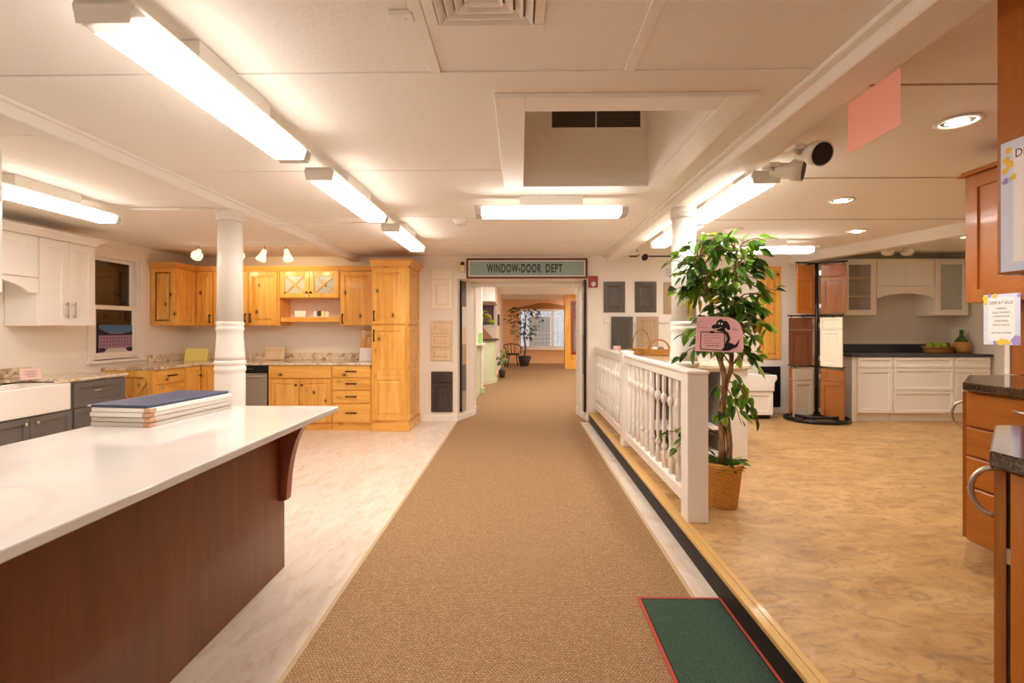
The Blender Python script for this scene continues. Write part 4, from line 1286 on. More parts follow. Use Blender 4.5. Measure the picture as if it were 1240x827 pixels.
# nearest unit: base, worktop and the tall upper that reaches the ceiling
t, dd = corner_base('nearest orange maple cabinet, its angled corner door standing ajar', 'nearest slab of dark brown granite with a clipped corner', (1.245, 1.545, PZ), 0.305, 0.6, 1.4, 0.1, 0.868,
                    [(0.291, -0.047), (1.4, -0.047), (1.4, 0.6), (-0.045, 0.6), (-0.045, 0.291)], 0.014, (0.725, 0.85), 0.04)
MB().box(0.312, 0.85, -0.018, -0.0006, 0.11, 0.86, 0.003).build('side_door', 'maple', t)
mb = MB(); mb.box(0.29, 0.31, -0.006, 0.006, 0.62, 0.66, 0.002); mb.build('hinge', 'nickel', dd)
t = thing('maple_tall_cabinet', 'tall orange maple upper cabinet reaching the ceiling, with the large poster', 'wall cabinet', (1.545, 1.575, 0), -PI / 2)
carcass(t, 1.4, 0.62, 1.53, CZ - 0.002, 'maple')
mb = MB(); mb.front(0.0, 0.45, 1.532, CZ - 0.004, -0.0006, 0.02, loops('slab', 0.0)); mb.build('door', 'maple', t)
sbox('wall_partition_near', 2.2, 2.98, YF, 1.4, 0.14, CZ, 'wall')

# posters
def poster(label, loc, rz, w, h, lines, title_h, flowers, seed):
    t = thing('sale_poster', label, 'poster', loc, rz)
    MB().box(0, w, -0.0012, 0, 0, h).build('paper', 'poster_blue', t)
    mb = MB(); mb.box(w * 0.13, w * 0.86, -0.0017, -0.0012, h * 0.07, h * 0.93); mb.build('text_field', 'poster_white', t)
    for txt, z, hh, xs in lines:
        mb = MB()
        text_mesh(mb, txt, hh * h, (w * 0.495, -0.0018, z * h), (1, 0, 0), (0, 0, 1), xs=xs, depth=0.0002)
        mb.build('lettering', 'ink_grey', t)
    rg = random.Random(seed)
    mb = MB()
    for (fx, fz, r_, mi) in flowers:
        mb.mi = mi
        for k in range(5):
            a = k * 2 * PI / 5 + rg.random()
            cx, cz = fx * w + r_ * w * 0.6 * math.cos(a), fz * h + r_ * w * 0.6 * math.sin(a)
            y_ = -0.0019 - 0.00012 * k
            vs = [mb.v((cx + r_ * w * 0.62 * math.cos(b), y_, cz + r_ * w * 0.62 * math.sin(b))) for b in [2 * PI * q / 8 for q in range(8)]]
            mb.face(vs[::-1])
    mb.build('printed_flowers', ['flower_yellow', 'flower_purple'], t)
    return t
LN = [('DISPLAY SALE!', 0.80, 0.062, 0.84), ('CABINETS', 0.70, 0.034, 1.0), ('SOLID SURFACE', 0.62, 0.034, 1.0), ('COUNTERTOP', 0.545, 0.034, 1.0), ('HARDWARE', 0.455, 0.034, 1.0), ('SINK & FAUCET', 0.375, 0.034, 1.0), ('Sale Price $ 2,790.00', 0.225, 0.032, 1.0)]
FL = [(0.05, 0.93, 0.07, 0), (0.32, 0.97, 0.06, 0), (0.06, 0.84, 0.05, 0), (0.17, 0.98, 0.05, 1), (0.5, 0.06, 0.08, 0), (0.66, 0.06, 0.07, 0), (0.42, 0.05, 0.05, 0), (0.33, 0.04, 0.05, 1), (0.9, 0.09, 0.12, 1), (0.97, 0.95, 0.05, 1)]
poster('small white flowered sale poster hung below the maple wall cabinet door', (2.676, 2.835, 1.27), -PI / 2, 0.205, 0.283, LN, 0.06, FL, 3)
FL2 = [(0.08, 0.93, 0.03, 0), (0.06, 0.86, 0.035, 0), (0.10, 0.82, 0.035, 0), (0.05, 0.78, 0.03, 0), (0.05, 0.70, 0.03, 1), (0.13, 0.72, 0.03, 0), (0.3, 0.97, 0.05, 1), (0.8, 0.1, 0.08, 0), (0.9, 0.2, 0.08, 1)]
LN2 = [('DISPLAY SALE!', 0.86, 0.062, 0.9), ('CABINETS', 0.70, 0.034, 1.0), ('SOLID SURFACE', 0.62, 0.034, 1.0), ('COUNTERTOP', 0.545, 0.034, 1.0), ('HARDWARE', 0.455, 0.034, 1.0), ('Sale Price $', 0.25, 0.04, 1.0)]
poster('large white flowered poster on the tall maple cabinet that reaches the ceiling', (1.5235, 1.557, 1.538), -PI / 2, 0.30, 0.405, LN2, 0.06, FL2, 5)

# ------------------------------------------------------------------ samples on the back wall
def wall_sample(label, x0, x1, z0, z1, mat, kind='door', hooks=True, group=None, style='raised'):
    t = thing('door_sample', label, 'door sample', ((x0 + x1) / 2, YB - 0.002, z0), 0, group)
    w, h = x1 - x0, z1 - z0
    if kind == 'door' and not hooks:
        bpy.data.objects.remove(t)
        o = MB().front(-w / 2, w / 2, 0, h, -0.001, 0.02, loops(style, 0.055)).build('door_sample', mat, loc=((x0 + x1) / 2, YB - 0.002, z0))
        return tag(o, label, 'door sample', group)
    if kind == 'door':
        MB().front(-w / 2, w / 2, 0, h, -0.001, 0.02, loops(style, 0.055)).build('panel', mat, t)
    elif kind == 'drawer_door':
        MB().front(-w / 2, w / 2, 0, h * 0.72, -0.001, 0.02, loops(style, 0.05)).build('lower_panel', mat, t)
        MB().front(-w / 2, w / 2, h * 0.73, h, -0.001, 0.02, loops('shaker' if style == 'raised' else 'slab', 0.035)).build('drawer_panel', mat, t)
    else:
        for k in range(3):
            MB().front(-w / 2, w / 2, h * k / 3 + 0.002, h * (k + 1) / 3 - 0.002, -0.001, 0.02, loops('raised', 0.03)).build('drawer_panel', mat, t)
    if hooks:
        for s_ in (-1, 1):
            MB().box(s_ * (w / 2 + 0.001) - (0.03 if s_ < 0 else 0), s_ * (w / 2 + 0.001) + (0.03 if s_ > 0 else 0), -0.012, -0.001, h - 0.1, h - 0.065, 0.002).build('bracket', 'trim', t)
    return t
wall_sample('cream drawer-over-door sample, topmost beside the pantry', -1.302, -0.987, 1.637, 2.24, 'bone_cabinet', 'drawer_door')
wall_sample('beige three-drawer sample board in the middle beside the pantry', -1.312, -0.99, 0.89, 1.48, 'bonewood', 'drawers')
wall_sample('dark brown drawer-over-door sample, lowest beside the pantry', -1.302, -0.987, 0.144, 0.733, 'darkwood', 'drawer_door', style='ridge')
wall_sample('dark grey raised door sample, upper left by the fire alarm', 1.21, 1.52, 1.599, 2.043, 'greywood', hooks=False)
wall_sample('dark grey raised door sample, upper row, second from the fire alarm', 1.663, 1.973, 1.599, 2.042, 'greywood', hooks=False)
o = wall_sample('grey flat-panel door sample below the upper left grey sample', 1.317, 1.627, 1.073, 1.535, 'greywood', hooks=False, style='shaker'); o.location.y -= 0.018
o = wall_sample('light taupe door sample behind the wicker basket', 1.687, 1.997, 1.073, 1.535, 'tauwood', hooks=False, style='ridge'); o.location.y -= 0.018
wall_sample('light taupe door sample half hidden by the right column', 2.08, 2.36, 1.575, 2.03, 'tauwood', hooks=False)
o = tag(MB().box(2.09, 2.27, YB - 0.004, YB - 0.001, 2.04, 2.27).build('notice_sheet', 'card_white'), 'white printed notice pinned above the taupe sample by the column', 'notice')
mb = MB()
for k in range(6):
    mb.box(2.11, 2.25 - 0.02 * (k % 2), YB - 0.0046, YB - 0.004, 2.22 - k * 0.02, 2.225 - k * 0.02)
mb.build('print_lines', 'ink_grey', o)
t = wall_sample('tall knotty pine door sample behind the fig tree', 3.455, 3.76, 0.919, 2.254, 'pine', hooks=False)
wall_sample('black door sample standing low behind the small white sink unit', 3.443, 3.75, 0.229, 0.815, 'black_cabinet', hooks=False, style='shaker')
wall_sample('white door sample on the wall above the small sink unit', 2.80, 3.30, 0.919, 1.455, 'white_cabinet', hooks=False, style='shaker')

# small vanity with an apron sink
t = thing('sink_cabinet', 'small white cabinet carrying a white ruffled-edge apron sink', 'sink cabinet', (2.97, 6.55, PZ))
w = 0.42
MB().box(0, w, 0, 0.45, 0.06, 0.38, 0.002).build('carcass', WP, t); door(t, 0.004, w - 0.004, 0.064, 0.376, WP, 'shaker', 0.05)
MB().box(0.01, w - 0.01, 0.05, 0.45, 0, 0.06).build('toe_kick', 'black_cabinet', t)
mb = MB(); mb.prism([(-0.01, 0.381), (w + 0.01, 0.381), (w + 0.015, 0.5), (w + 0.04, 0.53), (w + 0.05, 0.57), (w + 0.035, 0.6), (0.25, 0.605), (0.0, 0.635), (-0.03, 0.60)], 1, -0.04, 0.45, 0.012); mb.build('apron_sink', 'white_gloss', t)

# peninsula behind the railing
t = thing('display_counter', 'open-shelved display counter with a granite top behind the railing', 'counter', (1.23, 4.56, PZ))
w, h, dp = 0.90, 0.845, 2.44
mb = MB()
mb.box(0, 0.03, 0, dp, 0, h); mb.box(0.66, w, 0, 0.04, 0, h); mb.box(w - 0.03, w, 0.041, dp, 0, h); mb.box(0.03, 0.66, 0.0, dp, 0.0, 0.06); mb.box(0.03, 0.66, 0, 0.5, h - 0.03, h)
mb.build('carcass', WP, t)
mb = MB(); mb.box(0.031, 0.66, 0.38, 0.40, 0.06, h - 0.031); mb.box(0.64, 0.659, 0.041, 0.379, 0.061, h - 0.031); mb.build('back_panel', 'interior_grey', t)
MB().box(0.031, 0.639, 0.004, 0.379, 0.27, 0.295).build('shelf', WP, t)
MB().box(-0.0, w + 0.03, -0.03, dp, h + 0.001, h + 0.035, 0.004).build('granite_top', 'granite', t)
ZD = PZ + 0.881
t = thing('wicker_basket', 'oval golden wicker basket with a thick arched handle on the counter', 'basket', (1.75, 6.15, ZD))
basket_bowl(t, 0.2, 0.14, 0.085)
MB().tube([(-0.13 * math.cos(PI * k / 14), -0.03, 0.07 + 0.13 * math.sin(PI * k / 14)) for k in range(15)], 0.011, 7).build('handle', 'wicker', t)
for k, (x, y) in enumerate(((-0.06, -0.04), (0.02, -0.05), (0.08, 0.0), (-0.01, 0.05))):
    o = MB().lathe([(0, 0), (0.03, 0.01), (0.04, 0.035), (0.028, 0.062), (0, 0.07)], seg=12).build('decorative_ball', ['card_white', 'interior_grey', 'shelf_interior', 'tauwood'][k], loc=(1.75 + x, 6.15 + y, ZD + 0.045))
    tag(o, ['white ball front left in the wicker basket', 'grey ball front centre in the wicker basket', 'cream ball on the right in the wicker basket', 'tan ball at the back of the wicker basket'][k], 'decorative ball', 'balls in the wicker basket')
t = thing('wicker_basket', 'small dark-handled wicker basket behind the oval golden one', 'basket', (1.62, 6.5, ZD))
basket_bowl(t, 0.13, 0.11, 0.08)
MB().tube([(-0.12 * math.cos(PI * k / 14), 0.0, 0.07 + 0.26 * math.sin(PI * k / 14)) for k in range(15)], 0.006, 6).build('handle', 'bark', t)
t = thing('candle_jar', 'small dusty pink candle jar at the left end of the counter', 'jar', (1.34, 6.72, ZD))
MB().lathe([(0, 0), (0.05, 0), (0.055, 0.02), (0.055, 0.1), (0.048, 0.1), (0.046, 0.03), (0, 0.03)], seg=18).build('jar', 'ceramic_pink', t)
MB().lathe([(0, 0.031), (0.045, 0.031), (0.045, 0.07), (0, 0.07)], seg=16).build('wax', 'card_white', t)
# ------------------------------------------------------------------ columns
def column(label, x, y, z0):
    t = thing('column', label, 'column', (x, y, z0))
    zo = -z0
    MB().lathe([(0.114, 0), (0.114, 0.98 + zo), (0.110, 1.0 + zo), (0.119, 1.01 + zo), (0.119, 1.04 + zo), (0.111, 1.048 + zo), (0.111, 1.058 + zo), (0.119, 1.066 + zo), (0.119, 1.088 + zo), (0.110, 1.10 + zo)], seg=32).build('base', 'trim', t)
    MB().lathe([(0.111, 1.1005 + zo), (0.110, 1.14 + zo), (0.104, 1.22 + zo), (0.099, 1.30 + zo), (0.098, 1.34 + zo), (0.105, 1.348 + zo), (0.105, 1.37 + zo), (0.100, 1.378 + zo), (0.100, 1.386 + zo), (0.105, 1.394 + zo), (0.105, 1.408 + zo), (0.098, 1.42 + zo)], seg=32).build('neck', 'trim', t)
    MB().lathe([(0.0975, 1.4205 + zo), (0.093, 2.25 + zo)], seg=32).build('shaft', 'trim', t)
    MB().lathe([(0.094, 2.2505 + zo), (0.104, 2.255 + zo), (0.104, 2.27 + zo), (0.098, 2.275 + zo), (0.098, 2.285 + zo), (0.106, 2.29 + zo), (0.106, 2.31 + zo), (0.1, 2.315 + zo), (0.1, 2.339 + zo)], seg=32).build('capital', 'trim', t)
column('white turned column standing behind the island', -2.42, 3.99, 0.0)
column('white turned column standing behind the railing by the fig tree', 1.335, 3.97, 0.14)

# ------------------------------------------------------------------ railing
t = thing('railing', 'white balustrade with turned balusters along the platform edge', 'railing', (1.115, 3.05, 0.14))
def post(name, y, s, h):
    mb = MB()
    mb.box(-s / 2, s / 2, y, y + s, 0, h - 0.03, 0.004)
    mb.box(-s / 2 - 0.006, s / 2 + 0.006, y - 0.006, y + s + 0.006, h - 0.03, h - 0.012, 0.003)
    a = [(-s / 2, y), (s / 2, y), (s / 2, y + s), (-s / 2, y + s)]
    b = [mb.v((p[0], p[1], h - 0.012)) for p in a]; c = mb.v((0, y + s / 2, h))
    mb.face(b[::-1])
    for k in range(4):
        mb.face([b[k], b[(k + 1) % 4], c])
    mb.build(name, 'trim', t)
post('end_post', 0.0, 0.13, 0.965)
post('middle_post', 1.973, 0.114, 0.995)
def rails(y0, y1, n):
    mb = MB(); mb.box(-0.03, 0.03, y0, y1, 0.865, 0.925, 0.006); mb.box(-0.042, 0.042, y0, y1, 0.9255, 0.955, 0.01, 2)
    mb.build('top_rail', 'trim', t)
    mb = MB(); mb.box(-0.028, 0.028, y0, y1, 0.06, 0.145, 0.006); mb.build('bottom_rail', 'trim', t)
    for k in range(n):
        y = y0 + (y1 - y0) * (k + 0.5) / n
        MB().lathe([(0.0165, 0.1452), (0.0165, 0.27), (0.011, 0.28), (0.022, 0.30), (0.024, 0.315), (0.012, 0.34), (0.011, 0.36), (0.016, 0.40), (0.017, 0.44), (0.013, 0.60), (0.010, 0.64), (0.020, 0.655), (0.026, 0.685), (0.020, 0.712), (0.010, 0.725), (0.0165, 0.745), (0.0165, 0.8648)], (0, y, 0), 12).build('baluster', 'trim', t)
rails(0.1305, 1.9725, 11)
rails(2.0875, 3.98, 12)
mb = MB(); mb.box(-0.035, 0.035, 3.981, 3.998, 0.05, 0.965, 0.004); mb.build('wall_post', 'trim', t)

# ------------------------------------------------------------------ fig tree in a basket
t = thing('potted_fig_tree', 'leafy weeping fig tree in a golden basket planter behind the railing post', 'potted tree', (1.40, 3.36, 0.14))
MB().lathe([(0.0, 0), (0.088, 0), (0.092, 0.01), (0.122, 0.27), (0.13, 0.275), (0.13, 0.305), (0.12, 0.31), (0.11, 0.3), (0.105, 0.25), (0, 0.25)], seg=36, uv=True).build('basket_planter', 'wicker', t)
MB().lathe([(0.0, 0.262), (0.104, 0.262), (0.104, 0.2505), (0, 0.2505)], seg=20).build('soil', 'soil', t)
O = Vector((1.40, 3.36, 0.14))
def W_(x, y, z):
    return Vector((x, y, z)) - O
trunks = [
    ([W_(1.40, 3.37, 0.39), W_(1.395, 3.36, 0.60), W_(1.385, 3.37, 0.75), W_(1.41, 3.36, 0.9), W_(1.41, 3.36, 1.0), W_(1.395, 3.35, 1.08), W_(1.35, 3.34, 1.2), W_(1.34, 3.36, 1.35), W_(1.32, 3.37, 1.55), W_(1.27, 3.38, 1.75), W_(1.25, 3.38, 1.9)], [0.022, 0.02, 0.02, 0.019, 0.018, 0.018, 0.016, 0.014, 0.011, 0.008, 0.004]),
    ([W_(1.43, 3.35, 0.39), W_(1.44, 3.35, 0.55), W_(1.435, 3.37, 0.72), W_(1.405, 3.375, 0.85), W_(1.425, 3.37, 0.98), W_(1.455, 3.36, 1.08), W_(1.46, 3.36, 1.22), W_(1.47, 3.36, 1.4), W_(1.49, 3.37, 1.6), W_(1.5, 3.37, 1.8), W_(1.49, 3.37, 1.93)], [0.024, 0.022, 0.02, 0.02, 0.018, 0.016, 0.015, 0.013, 0.01, 0.007, 0.004]),
    ([W_(1.385, 3.39, 0.39), W_(1.41, 3.39, 0.58), W_(1.42, 3.38, 0.75), W_(1.40, 3.385, 0.95)], [0.016, 0.015, 0.014, 0.008]),
]
for p, r_ in trunks:
    MB().tube(p, r_, 8).build('trunk', 'bark', t)
rg = random.Random(21)
mb = MB()
tw = MB()
def spray(a, b, n, L=0.082, sag=0.05, spread=0.06):
    """a twig from a to b carrying n leaves"""
    mid = (a + b) / 2 + Vector((0, 0, sag))
    pts = [a, (a + mid) / 2 + Vector((0, 0, sag * 0.4)), mid, (mid + b) / 2 + Vector((0, 0, sag * 0.3)), b]
    tw.tube(pts, [0.006, 0.005, 0.004, 0.003, 0.002], 5)
    d = (b - a).normalized()
    for k in range(n):
        u = 0.25 + 0.75 * (k + rg.random() * 0.6) / n
        i = min(3, int(u * 4)); f_ = u * 4 - i
        p = pts[i].lerp(pts[i + 1], min(1, f_))
        off = Vector((rg.uniform(-1, 1), rg.uniform(-1, 1), rg.uniform(-0.6, 0.6)))
        p = p + off * spread * 0.4
        if p.y < -0.09 and -0.33 < p.x < 0.13 and 1.0 < p.z < 1.36:
            p.y = -0.06
        dr = (d * 0.8 + off * 1.0 + Vector((0, 0, -0.5))).normalized()
        if p.y < -0.05 and -0.38 < p.x < 0.18 and 0.98 < p.z < 1.40:
            dr.y = abs(dr.y)
        mb.mi = rg.choice([0, 0, 0, 1, 1, 1, 2, 3, 3, 4 if rg.random() < 0.22 else 1])
        leaf(mb, p, dr, L * rg.uniform(0.75, 1.15), rg, 0.66)
crown = []
c0 = Vector((1.40, 3.36, 1.50))
# main crown: twigs from the limbs outwards
for k in range(80):
    s_ = rg.choice([0, 1])
    path = trunks[s_][0]
    i = rg.randrange(5, 10)
    a = path[i].lerp(path[i + 1] if i + 1 < len(path) else path[i], rg.random())
    ang = rg.random() * 2 * PI
    rad = rg.uniform(0.10, 0.27)
    up_ = rg.uniform(-0.08, 0.13)
    b = a + Vector((rad * math.cos(ang), 0.75 * rad * math.sin(ang), up_))
    if (b + O).z < 1.30:
        b.z += 0.14
    spray(a, b, rg.randrange(7, 11))
def wspray(a, b, n, **kw):
    spray(W_(*a), W_(*b), n, **kw)
# the long stray branches seen in the photo
wspray((1.30, 3.37, 1.70), (1.0, 3.34, 1.82), 6)
wspray((1.30, 3.37, 1.55), (1.03, 3.33, 1.62), 5)
wspray((1.30, 3.36, 1.60), (1.12, 3.33, 1.58), 6)
wspray((1.27, 3.38, 1.75), (1.12, 3.36, 1.93), 6)
wspray((1.25, 3.38, 1.85), (1.28, 3.36, 1.99), 5)
wspray((1.50, 3.37, 1.75), (1.60, 3.36, 1.90), 6)
wspray((1.50, 3.37, 1.8), (1.46, 3.36, 2.0), 5)
wspray((1.48, 3.37, 1.5), (1.80, 3.35, 1.62), 5)
wspray((1.48, 3.37, 1.45), (1.70, 3.35, 1.48), 12)
wspray((1.47, 3.37, 1.42), (1.74, 3.36, 1.36), 11)
wspray((1.47, 3.36, 1.35), (1.68, 3.35, 1.22), 7)
wspray((1.34, 3.35, 1.32), (1.09, 3.31, 1.30), 6)
wspray((1.35, 3.34, 1.22), (1.08, 3.31, 1.16), 6)
wspray((1.46, 3.36, 1.2), (1.62, 3.34, 1.10), 6)
wspray((1.42, 3.34, 1.25), (1.30, 3.28, 1.18), 4)
wspray((1.44, 3.36, 1.08), (1.53, 3.26, 0.86), 11, sag=0.03)
wspray((1.43, 3.36, 1.0), (1.60, 3.27, 0.76), 11, sag=0.05)
wspray((1.42, 3.35, 0.95), (1.48, 3.26, 0.72), 8, sag=0.03)
wspray((1.40, 3.36, 0.82), (1.36, 3.3, 0.72), 5, sag=0.01)
wspray((1.39, 3.42, 0.62), (1.01, 3.40, 0.60), 16, sag=0.07, L=0.07)
wspray((1.39, 3.42, 0.60), (1.05, 3.36, 0.50), 9, sag=0.07, L=0.065)
wspray((1.28, 3.37, 1.62), (1.06, 3.36, 1.74), 9)
wspray((1.27, 3.38, 1.72), (1.06, 3.36, 1.86), 8)
wspray((1.49, 3.37, 1.55), (1.72, 3.36, 1.56), 10)
wspray((1.40, 3.36, 0.95), (1.32, 3.45, 0.85), 6)
for f_ in range(60):
    a = rg.random() * 2 * PI
    mb.mi = rg.choice([0, 0, 3, 1])
    e = rg.random() * 0.08
    leaf(mb, Vector((e * math.cos(a), e * math.sin(a), 0.27 + rg.random() * 0.06)), Vector((math.cos(a), math.sin(a), rg.uniform(-0.15, 0.8))), 0.10, rg, 0.3)
mb.build('foliage', ['leaf0', 'leaf1', 'leaf2', 'leaf3', 'leaf_yellow'], t)
tw.build('twigs', 'bark', t)

# pink notice in front of the tree: a generic dog holding a lettered board
t = thing('pink_notice', 'pink notice with a black cartoon dog hung in the fig tree', 'notice', (1.30, 3.185, 1.205), R(-2))
w, h = 0.30, 0.237
pts = [(-0.155, 0.008), (0.15, 0.0), (0.158, 0.03), (0.155, 0.12), (0.14, 0.175), (0.11, 0.21), (0.07, 0.228), (-0.01, 0.235), (-0.14, 0.235)]
MB().prism(pts, 1, -0.002, 0.001).build('paper', 'sign_pink', t)
mb = MB()
def ell(mb, cx, cz, rx, rz_, y=-0.003, n=18, rot=0.0):
    c_, s_ = math.cos(rot), math.sin(rot)
    vs = [mb.v((cx + rx * math.cos(a) * c_ - rz_ * math.sin(a) * s_, y, cz + rx * math.cos(a) * s_ + rz_ * math.sin(a) * c_)) for a in [2 * PI * k / n for k in range(n)]]
    mb.face(vs)
def stroke(mb, pts, r, y=-0.003):
    mb.tube([(p[0], y, p[1]) for p in pts], r, 5)
ell(mb, 0.016, 0.180, 0.036, 0.030); ell(mb, -0.022, 0.168, 0.026, 0.016, -0.0031, rot=0.1); ell(mb, 0.052, 0.176, 0.014, 0.034, -0.0032, rot=0.45); ell(mb, 0.002, 0.205, 0.022, 0.008, -0.0033, rot=0.5)
ell(mb, 0.010, 0.150, 0.028, 0.014, -0.0034)
stroke(mb, [(0.03, 0.14), (0.052, 0.12), (0.062, 0.09), (0.05, 0.06), (0.04, 0.03)], 0.010)
ell(mb, 0.065, 0.04, 0.034, 0.022, -0.0035); ell(mb, 0.05, 0.022, 0.03, 0.012, -0.0036)
stroke(mb, [(0.085, 0.035), (0.11, 0.045), (0.122, 0.065), (0.128, 0.085)], [0.012, 0.010, 0.005, 0.002])
mb.build('dog_drawing', 'ink', t)
mb = MB()
ell(mb, 0.0, 0.190, 0.006, 0.008, -0.0042); ell(mb, 0.018, 0.187, 0.006, 0.007, -0.0042); stroke(mb, [(-0.03, 0.158), (-0.008, 0.154), (0.014, 0.163)], 0.0018, -0.0042)
mb.build('eyes', 'card_white', t)
mb = MB()
for a_, b_ in (((-0.12, 0.022), (0.035, 0.012)), ((0.035, 0.012), (0.035, 0.128)), ((0.035, 0.128), (-0.115, 0.135)), ((-0.115, 0.135), (-0.12, 0.022))):
    stroke(mb, [a_, b_], 0.0028)
mb.box(-0.06, -0.03, -0.006, -0.0025, 0.126, 0.14, 0.001)
for k, (a0, a1) in enumerate(((-0.095, 0.015), (-0.09, 0.012), (-0.095, -0.045), (-0.095, 0.005), (-0.08, 0.0))):
    x = a0
    z = 0.112 - k * 0.017
    while x < a1:
        L = rg.uniform(0.006, 0.018)
        stroke(mb, [(x, z + rg.uniform(-0.001, 0.001)), (min(a1, x + L), z)], 0.0011 if k < 4 else 0.0022)
        x += L + 0.005
stroke(mb, [(-0.10, 0.205), (-0.125, 0.20), (-0.135, 0.18), (-0.12, 0.163), (-0.07, 0.162)], 0.0008)
stroke(mb, [(0.085, 0.155), (0.12, 0.147)], 0.0012)
mb.build('board_drawing', 'ink', t)

# ------------------------------------------------------------------ floor mat
t = thing('floor_mat', 'dark green ribbed doormat with a red border by the platform step', 'mat', (0.585, 1.30, 0.0095))
mb = MB(); mb.box(0.022, 0.398, 0, 1.115, 0, 0.006, 0.002); mb.build('pile', 'mat_green', t)
mb = MB(); mb.box(0.0, 0.016, 0, 1.135, 0.0, 0.006, 0.002); mb.box(0.404, 0.418, 0, 1.135, 0, 0.006, 0.002); mb.box(0.0165, 0.4035, 1.122, 1.135, 0, 0.006, 0.002)
mb.build('border', 'mat_red', t)
mb = MB(); mb.box(0.0162, 0.0218, 0, 1.12, 0, 0.005); mb.box(0.3982, 0.4038, 0, 1.12, 0, 0.005); mb.box(0.022, 0.398, 1.1155, 1.1215, 0, 0.005)
mb.build('inner_edge', 'rubber', t)

# ------------------------------------------------------------------ signs and small fittings on the back wall
t = thing('department_sign', 'teal sign reading WINDOW-DOOR DEPT in a red-brown frame', 'sign', (0.0945, YB - 0.001, 2.09))
W3, H3 = 1.755, 0.293
mb = MB(); f_ = 0.026
mb.box(-W3 / 2, W3 / 2, -0.035, 0, 0, f_, 0.004); mb.box(-W3 / 2, W3 / 2, -0.035, 0, H3 - f_, H3, 0.004); mb.box(-W3 / 2, -W3 / 2 + f_, -0.035, 0, f_, H3 - f_, 0.004); mb.box(W3 / 2 - f_, W3 / 2, -0.035, 0, f_, H3 - f_, 0.004)
mb.build('frame', 'sign_frame', t)
MB().box(-W3 / 2 + f_, W3 / 2 - f_, -0.018, -0.002, f_, H3 - f_).build('white_border', 'trim', t)
MB().box(-W3 / 2 + f_ + 0.02, W3 / 2 - f_ - 0.02, -0.022, -0.0182, f_ + 0.02, H3 - f_ - 0.02).build('field', 'sign_teal', t)
mb = MB()
text_mesh(mb, 'WINDOW-DOOR', 0.118, (-0.187, -0.0225, 0.09), (1, 0, 0), (0, 0, 1), xs=0.52, depth=0.002, spacing=1.16, bold=0.04)
mb.build('lettering', 'sign_ink', t)
mb = MB()
text_mesh(mb, 'DEPT', 0.118, (0.394, -0.0225, 0.09), (1, 0, 0), (0, 0, 1), xs=0.55, depth=0.002, spacing=1.16, bold=0.04)
mb.build('lettering', 'sign_ink', t)
t = thing('fire_alarm', 'red fire alarm strobe on the wall right of the sign', 'fire alarm', (1.055, YB - 0.001, 1.955))
MB().box(-0.068, 0.068, -0.05, 0, 0, 0.168, 0.01, 2).build('housing', 'red_plastic', t)
MB().lathe([(0.036, 0), (0.034, -0.02), (0.02, -0.032), (0, -0.036)], (0, -0.0505, 0.05), 16, axis=1).build('strobe', 'card_white', t)
t = thing('chime_box', 'small cream control box with a dark top left of the sign', 'control box', (-0.845, YB - 0.001, 2.185))
MB().box(-0.04, 0.04, -0.04, 0, 0, 0.10, 0.006).build('body', 'shelf_interior', t)
MB().box(-0.025, 0.03, -0.036, 0, 0.1005, 0.15, 0.006).build('top_unit', 'vase_dark', t)
def strip(label, p0, p1, segs, z0):
    """a tall narrow stack of sample panels fixed on the splayed reveal"""
    d = Vector((p1[0] - p0[0], p1[1] - p0[1], 0)); L = d.length; ang = math.atan2(d.y, d.x)
    t = thing('sample_strip', label, 'sample strip', (p0[0], p0[1], z0), ang)
    z = 0
    sgn = segs[0]
    mb = MB(); mb.box(0.0, 0.02, min(0, sgn * 0.03), max(0, sgn * 0.03), 0, sum(s_[0] for s_ in segs[1]), 0.002); mb.build('edge_rail', 'black_metal', t)
    for h_, m_ in segs[1]:
        MB().box(0.0205, L, min(sgn * 0.001, sgn * 0.02), max(sgn * 0.001, sgn * 0.02), z, z + h_ - 0.004, 0.002).build('sample_panel', m_, t)
        z += h_
    return t
strip('tall narrow strip of sample panels on the left side of the passage', (-0.893, 7.12), (-0.833, 7.285), (-1, [(0.30, 'taupe_cabinet'), (0.40, 'interior_grey'), (0.30, 'tauwood'), (0.26, 'bonewood'), (0.30, 'wall_panel'), (0.38, 'greywood')]), 0.13)
strip('tall narrow strip of sample panels on the right side of the passage', (0.968, 7.13), (0.949, 7.27), (1, [(0.55, 'tauwood'), (0.6, 'greywood'), (0.5, 'tauwood'), (0.30, 'oak_brown')]), 0.13)

